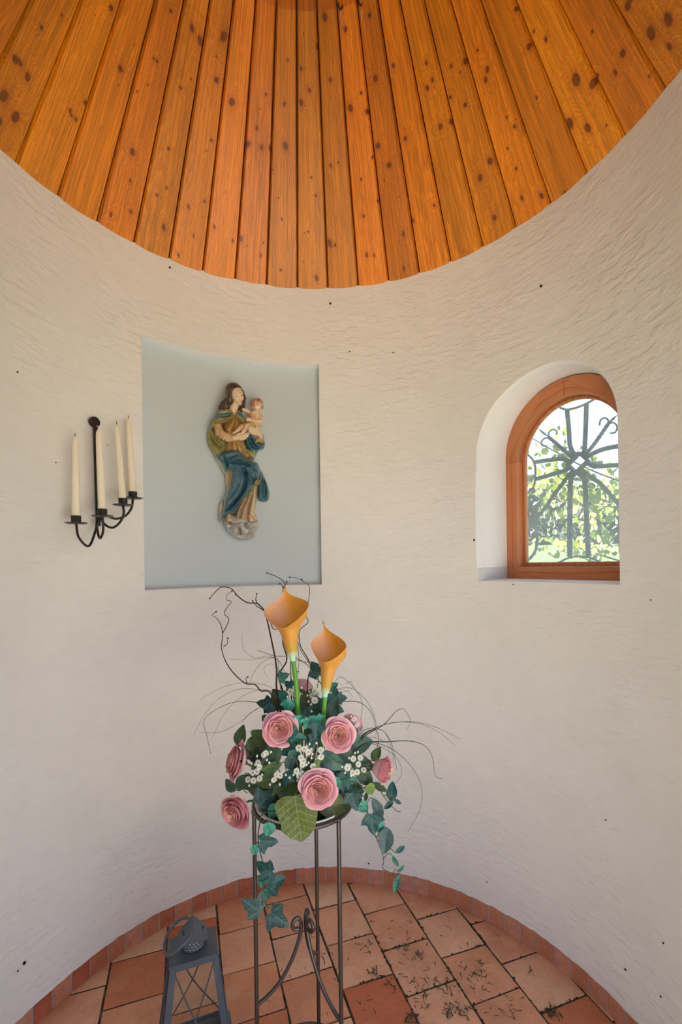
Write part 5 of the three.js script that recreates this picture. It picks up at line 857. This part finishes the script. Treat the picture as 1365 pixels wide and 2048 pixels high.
  // bodice
  relief('robe_bodice', [[590, 640], [640, 660], [720, 740], [790, 810], [780, 900], [750, 1000], [750, 1090], [790, 1200], [830, 1310], [770, 1330], [600, 1260], [465, 1230], [466, 1090], [445, 930], [440, 840], [490, 760], [560, 700]], { d0: 0.03, T: 0.045, edge: 110, color: ROBE, pale: 0xe0c08c, folds: [{ p: [[600, 690], [560, 800], [500, 890]], w: 14, h: 0.007 }, { p: [[610, 700], [600, 820], [560, 920]], w: 12, h: -0.008 }, { p: [[620, 700], [640, 820], [620, 920]], w: 14, h: 0.007 }, { p: [[640, 720], [690, 820], [700, 900]], w: 12, h: -0.007 }, { p: [[590, 1080], [580, 1160], [580, 1240]], w: 12, h: 0.007 }, { p: [[520, 1080], [510, 1150], [510, 1230]], w: 12, h: 0.006 }, { p: [[550, 1080], [545, 1160], [545, 1240]], w: 10, h: -0.008 }, { p: [[630, 1090], [640, 1180], [650, 1260]], w: 11, h: -0.008 }, { p: [[680, 1090], [720, 1190], [780, 1300]], w: 14, h: 0.008 }, { p: [[710, 1090], [750, 1180], [800, 1280]], w: 10, h: -0.007 }], label: 'tan robe of the mother' });
  // mantle over the far shoulder and arm
  relief('mantle_sleeve', [[780, 940], [850, 960], [930, 1040], [1000, 1105], [1058, 1085], [1070, 1140], [1040, 1205], [970, 1225], [930, 1300], [890, 1360], [850, 1290], [770, 1190], [738, 1090], [750, 1000]], { d0: 0.014, T: 0.04, edge: 80, color: BLUE, trim: TRIM, trimW: 12, folds: [{ p: [[860, 1000], [930, 1110], [1050, 1130]], w: 20, h: 0.012 }, { p: [[830, 1040], [900, 1160], [1010, 1200]], w: 18, h: -0.012 }, { p: [[790, 1010], [800, 1120], [880, 1220]], w: 20, h: 0.01 }] });
  relief('mantle_lining', [[770, 1195], [850, 1215], [900, 1195], [918, 1250], [885, 1335], [840, 1310], [800, 1260]], { d0: 0.045, T: 0.014, edge: 36, color: OLIVE, pale: 0xc9bd86, trim: TRIM, trimW: 10 });
  // the great swag of the mantle across knees and thighs
  relief('mantle', B([[318, 270], [360, 225], [410, 180], [480, 158], [540, 140], [600, 128], [690, 150], [745, 205], [790, 262], [900, 328], [955, 350], [985, 420], [980, 520], [965, 610], [905, 615], [890, 690], [850, 760], [770, 860], [700, 940], [650, 1040], [600, 1100], [500, 1125], [430, 1190], [388, 1250], [405, 1130], [440, 1000], [455, 900], [500, 770], [545, 600], [545, 470], [510, 470], [460, 500], [420, 420], [370, 330]]), { d0: 0.034, T: 0.052, edge: 120, color: BLUE, trim: TRIM, trimW: 11, slope: (x, y) => 0.022 * Math.exp(-(((x - 660) / 110) ** 2 + ((y - Y2 - 560) / 230) ** 2)), folds: [
    { p: B([[500, 310], [570, 290], [620, 262], [700, 290], [800, 338], [930, 352]]), w: 20, h: 0.014 }, { p: B([[540, 330], [640, 340], [740, 350], [840, 400]]), w: 20, h: -0.016 }, { p: B([[400, 250], [480, 210], [600, 180], [700, 200]]), w: 22, h: 0.008 }, { p: B([[360, 290], [440, 360], [470, 440]]), w: 18, h: 0.009 }, { p: B([[440, 260], [480, 330], [490, 420]]), w: 16, h: -0.012 }, { p: B([[480, 360], [510, 380], [490, 450]]), w: 12, h: 0.008 },
    { p: B([[700, 480], [715, 590], [690, 720], [610, 850], [510, 980]]), w: 30, h: 0.010 }, { p: B([[720, 400], [770, 500], [770, 660], [700, 830], [560, 1010], [460, 1110]]), w: 18, h: -0.018 }, { p: B([[750, 420], [830, 500], [890, 580]]), w: 16, h: 0.012 }, { p: B([[760, 520], [820, 620], [830, 700]]), w: 18, h: -0.012 }, { p: B([[820, 640], [780, 760], [690, 890], [560, 1030], [430, 1130]]), w: 12, h: 0.012 }, { p: B([[600, 620], [550, 760], [480, 900], [455, 1050]]), w: 18, h: 0.009 }, { p: B([[570, 500], [560, 650], [510, 800], [470, 950]]), w: 14, h: -0.010 }, { p: B([[860, 420], [920, 480], [940, 560]]), w: 18, h: -0.008 }, { p: B([[640, 900], [560, 970], [470, 1080]]), w: 12, h: -0.010 }, { p: B([[840, 700], [760, 830], [640, 980], [520, 1085]]), w: 12, h: -0.009 }] });
  relief('mantle_knot', B([[905, 600], [950, 582], [992, 610], [985, 660], [950, 695], [912, 680], [895, 650]]), { d0: 0.06, T: 0.02, edge: 40, back: 0.02, color: OLIVE, pale: 0xd0c898, folds: [{ p: B([[905, 680], [930, 620], [985, 610]]), w: 10, h: 0.005 }, { p: B([[930, 690], [960, 640], [985, 640]]), w: 9, h: -0.006 }] });
  // collar of the mantle
  relief('mantle_collar', [[372, 625], [400, 590], [470, 575], [560, 600], [600, 650], [590, 710], [540, 770], [450, 815], [360, 835], [285, 860], [222, 930], [240, 835], [290, 755], [330, 720], [350, 660]], { d0: 0.05, T: 0.03, edge: 50, back: 0.005, color: OLIVE, pale: 0xcfc797, folds: [{ p: [[390, 605], [480, 598], [575, 640], [585, 700], [500, 765], [400, 800], [290, 830]], w: 18, h: 0.010 }, { p: [[370, 690], [460, 690], [550, 670]], w: 24, h: -0.014 }], label: 'olive folded collar of the mantle' });
  relief('mantle_cape', [[318, 732], [352, 665], [430, 640], [520, 648], [578, 655], [560, 690], [480, 712], [390, 722]], { d0: 0.058, T: 0.02, edge: 28, back: 0.03, color: BLUE });
  relief('mantle_collar', [[612, 640], [650, 610], [700, 615], [730, 690], [795, 790], [770, 835], [700, 805], [645, 745], [612, 690]], { d0: 0.052, T: 0.024, edge: 36, back: 0.01, color: OLIVE, pale: 0xcfc797, folds: [{ p: [[625, 660], [650, 720], [720, 790]], w: 14, h: 0.008 }] });
  relief('mantle_cape', [[632, 645], [680, 632], [712, 670], [740, 735], [700, 725], [655, 690]], { d0: 0.066, T: 0.012, edge: 22, back: 0.03, color: BLUE });
  // bent arm in its puckered sleeve
  { const pr = [[L(345, 850, 0.06), L(375, 950, 0.07), u(62), u(64)], [L(375, 950, 0.07), L(470, 1010, 0.085), u(64), u(58)], [L(470, 1010, 0.085), L(560, 1045, 0.09), u(58), u(44)]];
    for (const [x, y] of [[400, 985], [445, 1005], [490, 1020], [530, 1035]]) pr.push([L(x + 14, y - 48, 0.098), L(x - 14, y + 48, 0.098), u(16), u(16)]);
    blob('sleeve', pr, { k: 0.006, paint: flatPaint(0xcda876), label: 'puckered tan sleeve' });
    blob('sleeve', [[L(1000, 1060, 0.05), L(1000, 1000, 0.065), u(58), u(46)], [L(950, 1060, 0.07), L(1030, 1010, 0.07), u(18), u(18)], [L(930, 1085, 0.066), L(1035, 1050, 0.066), u(18), u(18)]], { k: 0.006, paint: flatPaint(0xb39a66) }); }
  // hands
  const hand = (palm, wrist, fingers, thumb) => blob('hand', [[wrist, palm[0], u(34), u(40)], [palm[0], palm[1], u(44), u(36)], ...fingers.flatMap(([a, b, c]) => [[a, b, u(15), u(13.5)], [b, c, u(13.5), u(10)]]), ...[[thumb[0], thumb[1], u(17), u(14)], [thumb[1], thumb[2], u(14), u(10)]]], { cell: 0.0016, k: 0.0022, paint: flatPaint(SKIN, 0.08) });
  hand([L(600, 1030, 0.092), L(665, 1020, 0.1)], L(560, 1045, 0.09), [[L(680, 985, 0.105), L(750, 975, 0.112), L(820, 950, 0.115)], [L(690, 1005, 0.107), L(760, 1000, 0.114), L(825, 975, 0.117)], [L(690, 1030, 0.105), L(755, 1028, 0.112), L(805, 1005, 0.115)], [L(680, 1055, 0.1), L(735, 1055, 0.106), L(780, 1035, 0.109)]], [L(620, 1000, 0.1), L(660, 970, 0.11), L(705, 950, 0.113)]);
  hand([L(985, 985, 0.093), L(935, 935, 0.108)], L(1000, 1015, 0.086), [[L(925, 895, 0.118), L(875, 878, 0.126), L(822, 868, 0.128)], [L(920, 920, 0.118), L(865, 905, 0.128), L(812, 890, 0.130)], [L(920, 950, 0.116), L(870, 935, 0.126), L(820, 918, 0.128)], [L(930, 975, 0.110), L(880, 965, 0.120), L(835, 950, 0.122)]], [L(975, 930, 0.108), L(950, 890, 0.118), L(930, 860, 0.124)]);
  // head: looking down towards the infant
  const hc = L(625, 400, 0.075), fwd = V(0.3, -0.26, 0.92).normalize(), upv = V(-0.34, 0.92, 0.2); upv.addScaledVector(fwd, -upv.dot(fwd)).normalize(); const rt = upv.clone().cross(fwd);
  const hp = (a, b, c) => hc.clone().addScaledVector(rt, u(a)).addScaledVector(upv, u(b)).addScaledVector(fwd, u(c));     // right, up, forward in drawing units
  { const eyes = [hp(-44, 10, 92), hp(44, 10, 92)], mouth = hp(0, -78, 96), lip = C(0xc08070), brow = C(0x6b4a34), skin = C(SKIN), blush = C(0xe3b090);
    blob('head', [[hp(0, 40, 0), hp(0, 30, 10), u(112), u(108)], [hp(0, 20, 30), hp(0, -70, 46), u(88), u(52)], [hp(0, -92, 58), hp(0, -100, 60), u(36), u(32)], [hp(0, 18, 92), hp(0, -32, 112), u(9), u(15)], [hp(-44, -34, 66), hp(44, -34, 66), u(36), u(36)], [hp(-62, 36, 84), hp(62, 36, 84), u(16), u(16)], [hp(-12, -76, 92), hp(12, -76, 92), u(9), u(9)], [hp(0, -60, -10), L(565, 640, 0.055), u(58), u(66)], ...eyes.map((e) => [e, e, u(15), u(15)])], { cell: 0.0016, k: 0.005, carve: [[hp(-44, 14, 114), hp(-44, 12, 116), u(12), u(12)], [hp(44, 14, 114), hp(44, 12, 116), u(12), u(12)]],
      paint: (x, y, z, q) => { const p = V(x, y, z); q.copy(skin); for (const s of [-1, 1]) q.lerp(blush, 0.5 * Math.exp(-((p.distanceTo(hp(s * 50, -40, 98)) / u(34)) ** 2))); const l = p.distanceTo(mouth) / u(20); q.lerp(lip, 0.8 * Math.exp(-l * l)); for (const s of [-1, 1]) { const e = p.clone().sub(hp(s * 44, 6, 104)), a = e.dot(rt) / u(26), b = e.dot(upv) / u(6); q.lerp(brow, 0.75 * Math.exp(-a * a * a * a - b * b)); const e2 = p.clone().sub(hp(s * 46, 44, 96)), a2 = e2.dot(rt) / u(30), b2 = (e2.dot(upv) + 0.2 * Math.abs(e2.dot(rt))) / u(6); q.lerp(brow, 0.5 * Math.exp(-a2 * a2 * a2 * a2 - b2 * b2)); } }, label: 'face and neck of the mother' });
    const dark = C(0x3b2a22), mid = C(0x5a4030);
    const hair = [[hp(0, 82, -34), hp(0, 60, -44), u(118), u(122)], [hp(-92, 60, 22), hp(-118, -40, 0), u(46), u(52)], [hp(-118, -40, 0), L(455, 520, 0.06), u(52), u(56)], [L(455, 520, 0.06), L(405, 575, 0.055), u(58), u(46)], [L(480, 560, 0.06), L(480, 610, 0.06), u(48), u(40)], [hp(92, 50, 16), hp(112, -50, 10), u(42), u(36)], [hp(112, -50, 10), L(720, 560, 0.06), u(36), u(40)], [L(720, 560, 0.06), L(690, 640, 0.065), u(40), u(22)], [L(640, 560, 0.055), L(660, 630, 0.06), u(36), u(24)], [hp(-70, 118, 40), hp(-104, 30, 40), u(30), u(30)], [hp(0, 128, 44), hp(-60, 118, 40), u(26), u(28)], [hp(0, 128, 44), hp(70, 110, 30), u(24), u(26)], [hp(70, 110, 30), hp(100, 20, 24), u(26), u(24)]];
    for (let i = 0; i < 10; i++) { const a = i / 9, x = lerp(-100, 92, a); hair.push([hp(x * 0.5, 150 - Math.abs(x) * 0.4, 18), hp(x, 60, 34), u(11), u(11)]); hair.push([L(470 - i * 7, 420 + i * 14, 0.098), L(430 + i * 4, 600, 0.085), u(9), u(8)]); }
    blob('hair', hair, { k: 0.004, paint: (x, y, z, q) => q.copy(dark).lerp(mid, sstep(0.45, 0.7, fbm(x * 420 + 90, y * 130 + 90, 8192, 8192, 921, 3))), carve: [[hp(0, 6, 96), hp(0, -60, 110), u(86), u(70)], [hp(0, -100, 80), L(590, 600, 0.13), u(60), u(40)]], label: 'dark brown hair' }); }
  // infant
  { const ih = L(945, 548, 0.085), f2 = V(0.3, -0.22, 0.92).normalize(), u2 = V(0.1, 0.97, 0.2); u2.addScaledVector(f2, -u2.dot(f2)).normalize(); const r2 = u2.clone().cross(f2), ip = (a, b, c) => ih.clone().addScaledVector(r2, u(a)).addScaledVector(u2, u(b)).addScaledVector(f2, u(c));
    const skin = C(0xdfb08a), pale = C(0xecc9aa), dk = C(0x5f4030), lip = C(0xb96c58);
    const pr = [[ip(0, 14, -6), ip(0, 8, 0), u(80), u(78)], [ip(0, -26, 26), ip(0, -40, 30), u(54), u(44)], [ip(-30, -26, 44), ip(30, -26, 44), u(26), u(26)], [ip(0, -4, 70), ip(0, -18, 78), u(8), u(11)], [ip(-9, -44, 68), ip(9, -44, 68), u(7), u(7)], [ip(0, -60, 0), L(915, 660, 0.072), u(36), u(44)],
      [L(910, 680, 0.07), L(900, 790, 0.075), u(76), u(72)], [L(985, 700, 0.072), L(870, 690, 0.07), u(44), u(40)], [L(860, 660, 0.066), L(790, 615, 0.062), u(36), u(30)], [L(790, 615, 0.062), L(725, 600, 0.066), u(30), u(24)], [L(990, 705, 0.075), L(992, 775, 0.09), u(40), u(34)], [L(992, 775, 0.09), L(880, 770, 0.108), u(34), u(27)], [L(880, 770, 0.108), L(815, 745, 0.112), u(28), u(22)], [L(820, 735, 0.113), L(795, 720, 0.113), u(10), u(8)], [L(815, 750, 0.115), L(785, 745, 0.115), u(10), u(8)], [L(815, 765, 0.113), L(788, 768, 0.113), u(10), u(8)],
      [L(890, 840, 0.085), L(790, 855, 0.11), u(58), u(46)], [L(790, 855, 0.11), L(730, 945, 0.115), u(42), u(30)], [L(730, 945, 0.115), L(700, 968, 0.118), u(22), u(14)], [L(860, 830, 0.075), L(715, 860, 0.1), u(50), u(38)], [L(715, 860, 0.1), L(640, 925, 0.105), u(34), u(24)], [L(640, 925, 0.105), L(580, 962, 0.106), u(20), u(13)]];
    blob('infant', pr, { cell: 0.0016, k: 0.003, paint: (x, y, z, q) => { const p = V(x, y, z); q.copy(skin).lerp(pale, sstep(-0.12, 0.1, fbm(x * 90 + 9, y * 90 + 9, 4096, 4096, 931, 2) - 0.4)); for (const s of [-1, 1]) { const e = p.clone().sub(ip(s * 30, 4, 66)), a = e.dot(r2) / u(14), b = e.dot(u2) / u(6); q.lerp(dk, 0.75 * Math.exp(-a * a - b * b)); } q.lerp(lip, 0.7 * Math.exp(-((p.distanceTo(ip(0, -44, 74)) / u(13)) ** 2))); }, carve: [[ip(-30, 4, 86), ip(-30, 4, 88), u(11), u(11)], [ip(30, 4, 86), ip(30, 4, 88), u(11), u(11)]], label: 'bare infant with one arm stretched to the mother' });
    const curls = []; for (let i = 0; i < 46; i++) { const a = i * 2.4, b = 1 - (i + 0.5) / 46 * 1.25, r = Math.sqrt(Math.max(0, 1 - b * b)), v = ip(Math.sin(a) * r * 80, 18 + b * 82, Math.cos(a) * r * 80 - 8); if (V(Math.sin(a) * r, 0, Math.cos(a) * r).z > 0.45 && b < 0.55) continue; curls.push([v, v.clone().add(V(0.001, -0.001, 0)), u(24), u(20)]); }
    const h1 = C(0x8a5f38), h2 = C(0xb98a52); blob('infant_hair', curls, { cell: 0.0016, k: 0.0012, paint: (x, y, z, q) => q.copy(h1).lerp(h2, sstep(0.4, 0.65, fbm(x * 300 + 70, y * 300 + 70, 8192, 8192, 941, 2))), label: 'short golden brown curls' });
    blob('loincloth', [[L(960, 810, 0.078), L(860, 845, 0.1), u(58), u(54)], [L(880, 810, 0.118), L(900, 880, 0.118), u(12), u(12)], [L(915, 800, 0.118), L(930, 870, 0.112), u(12), u(10)], [L(850, 820, 0.118), L(870, 880, 0.12), u(10), u(10)]], { k: 0.003, paint: flatPaint(0xd8bd84) }); }
  // the block it hangs by
  part('hanger', boxAt(-0.02, 0.02, 0.02, 0.06, -0.0095, 0.01), M2, fig);
  // feet
  for (const [x, y] of [[525, 1180], [852, 1180]]) blob('foot', [[L(x - 6, y + Y2 - 22, 0.07), L(x, y + Y2 + 26, 0.082), u(34), u(28)], ...[-20, -6, 8, 20].map((k) => [L(x + k, y + Y2 + 30, 0.085), L(x + k, y + Y2 + 40, 0.087), u(8.5), u(7.5)])], { cell: 0.0018, k: 0.003, paint: flatPaint(0xe0b48e, 0.08) });
}

// ---------------------------------------------------------------- needles and moss on the tiles, specks on the wall
{
  // dry yew needles blown in on the window side of the floor
  const needle = new THREE.ConeGeometry(0.0016, 0.024, 4, 1); needle.rotateX(Math.PI / 2); needle.scale(1, 0.5, 1);
  const spots = []; const q4 = (x, y) => { const p = onY(600 + x * 0.5604, 1700 + y * 0.5604, 0.002); return [p.x, p.z]; };
  for (const [x, y, n, r] of [[235, 340, 14, 0.03], [370, 355, 18, 0.03], [430, 372, 20, 0.02], [395, 405, 8, 0.04], [330, 485, 16, 0.03], [440, 545, 18, 0.03], [545, 575, 34, 0.03], [595, 580, 14, 0.03], [640, 445, 22, 0.03], [628, 400, 8, 0.03], [580, 408, 6, 0.02], [765, 535, 6, 0.03], [760, 580, 10, 0.02], [900, 570, 26, 0.025], [915, 590, 16, 0.02], [400, 600, 40, 0.02], [270, 440, 26, 0.025], [225, 525, 6, 0.03], [475, 440, 10, 0.04], [510, 490, 18, 0.03], [690, 280, 6, 0.03], [830, 435, 6, 0.015], [480, 240, 4, 0.06], [300, 300, 6, 0.05], [120, 360, 8, 0.03], [60, 375, 14, 0.03], [690, 600, 8, 0.05], [560, 470, 18, 0.05], [660, 500, 16, 0.05], [430, 490, 22, 0.04]]) { const [cx, cz] = q4(x, y); for (let i = 0; i < n * 0.6; i++) { const a = rr(0, 6.28), d = r * Math.sqrt(rnd()); spots.push([cx + Math.cos(a) * d, cz + Math.sin(a) * d]); } }
  for (let i = 0; i < 80; i++) { const a = rr(0, 6.28), d = Math.sqrt(rnd()); spots.push([0.22 + Math.cos(a) * d * 0.5, -0.3 + Math.sin(a) * d * 0.5]); }
  const ok = spots.filter(([x, z]) => Math.hypot(x, z) < 0.97);
  const im = new THREE.InstancedMesh(needle, std({ color: 0xffffff, roughness: 0.9 }), ok.length), m = new THREE.Matrix4(), q = new THREE.Quaternion(), c = new THREE.Color();
  ok.forEach(([x, z], i) => { q.setFromEuler(new THREE.Euler(rr(-0.12, 0.12), rr(0, 6.28), 0)); const s = rr(0.6, 1.3); m.compose(V(x, 0.0022, z), q, V(s * 1.2, s, s)); im.setMatrixAt(i, m); im.setColorAt(i, c.set(0x343a1c).lerp(hex(0x6b5a34), rnd() * 0.8)); });
  im.name = 'needle_litter'; im.userData = { label: 'dark dry conifer needles scattered over the floor tiles', category: 'litter', kind: 'stuff' }; im.castShadow = im.receiveShadow = true; scene.add(im);
  // moss in the joints
  const tuftG = new THREE.IcosahedronGeometry(1, 0); const ms = [];
  for (let cI = -6; cI <= 6; cI++) for (let k = 0; k < 420; k++) {
    const along = rnd() < 0.55, s0 = 0.400 + cI * 0.1985; let s, t;
    if (along) { s = s0 + rr(-0.003, 0.003); t = rr(-1, 1); } else { const r = Math.floor(rr(-7, 7)); s = s0 + rr(0, 0.1985); t = -0.712 + r * 0.199 + ((cI % 2 + 2) % 2) * 0.1015 + rr(-0.003, 0.003); }
    const x = FLE1.x * s + FLE2.x * t, z = FLE1.z * s + FLE2.z * t; if (Math.hypot(x, z) > 0.98) continue;
    const dens = sstep(0.42, 0.62, fbm(x * 7 + 20, z * 7 + 20, 512, 512, 771, 3)) * sstep(-0.5, 0.35, x + 0.25 * z); if (rnd() < dens) ms.push([x, z]);
  }
  const mm = new THREE.InstancedMesh(tuftG, std({ color: 0xffffff, roughness: 1 }), ms.length);
  ms.forEach(([x, z], i) => { const s = rr(0.0016, 0.0036); q.setFromEuler(new THREE.Euler(rr(0, 6), rr(0, 6), 0)); m.compose(V(x, -0.001, z), q, V(s * 1.5, s * 0.8, s * 1.5)); mm.setMatrixAt(i, m); mm.setColorAt(i, c.set(0x2f3316).lerp(hex(0x4a3d22), rnd())); });
  mm.name = 'joint_moss'; mm.userData = { label: 'dark moss and dirt in the joints of the tiles', category: 'moss', kind: 'stuff' }; scene.add(mm);
  // dead flies and specks on the plaster
  const wall = scene.getObjectByName('wall_round'), sg = new THREE.SphereGeometry(1, 8, 6), sm = std({ color: hex(0x1d1916), roughness: 0.9 });
  for (const [x, y, s] of [[661, 607, 2.6], [1083, 572, 3], [949, 1080, 3], [35, 744, 2], [700, 703, 1.6], [787, 705, 1.8], [1302, 1200, 1.5], [1212, 1640, 1.6], [1252, 1939, 2.2], [1328, 1886, 2.2], [1323, 1993, 2], [738, 1727, 2], [49, 1926, 3], [36, 1942, 1.5], [112, 925, 1.5], [215, 890, 1.2], [340, 535, 2.2], [1027, 1169, 1.8], [975, 1764, 1.4]]) { const p = onCyl(x, y, 0.998), d = part('fly_speck', sg, sm, wall); d.position.copy(p); d.scale.setScalar(s * 0.7 * p.distanceTo(EYEP) / FPX); }
  const np0 = onCyl(960, 1906, 0.998), nl = thing('dry_stalk', 'thin dry stalk sticking out of the wall foot above the bricks', 'stalk', np0.toArray()); part('stalk', sweep([V(0.006, 0.004, 0), V(-0.006, -0.004, 0.006), V(-0.03, -0.03, 0.012)], 0.0011, { seg: 8, sides: 5 }), stemDark, nl);
}
renderer.render(scene, camera);
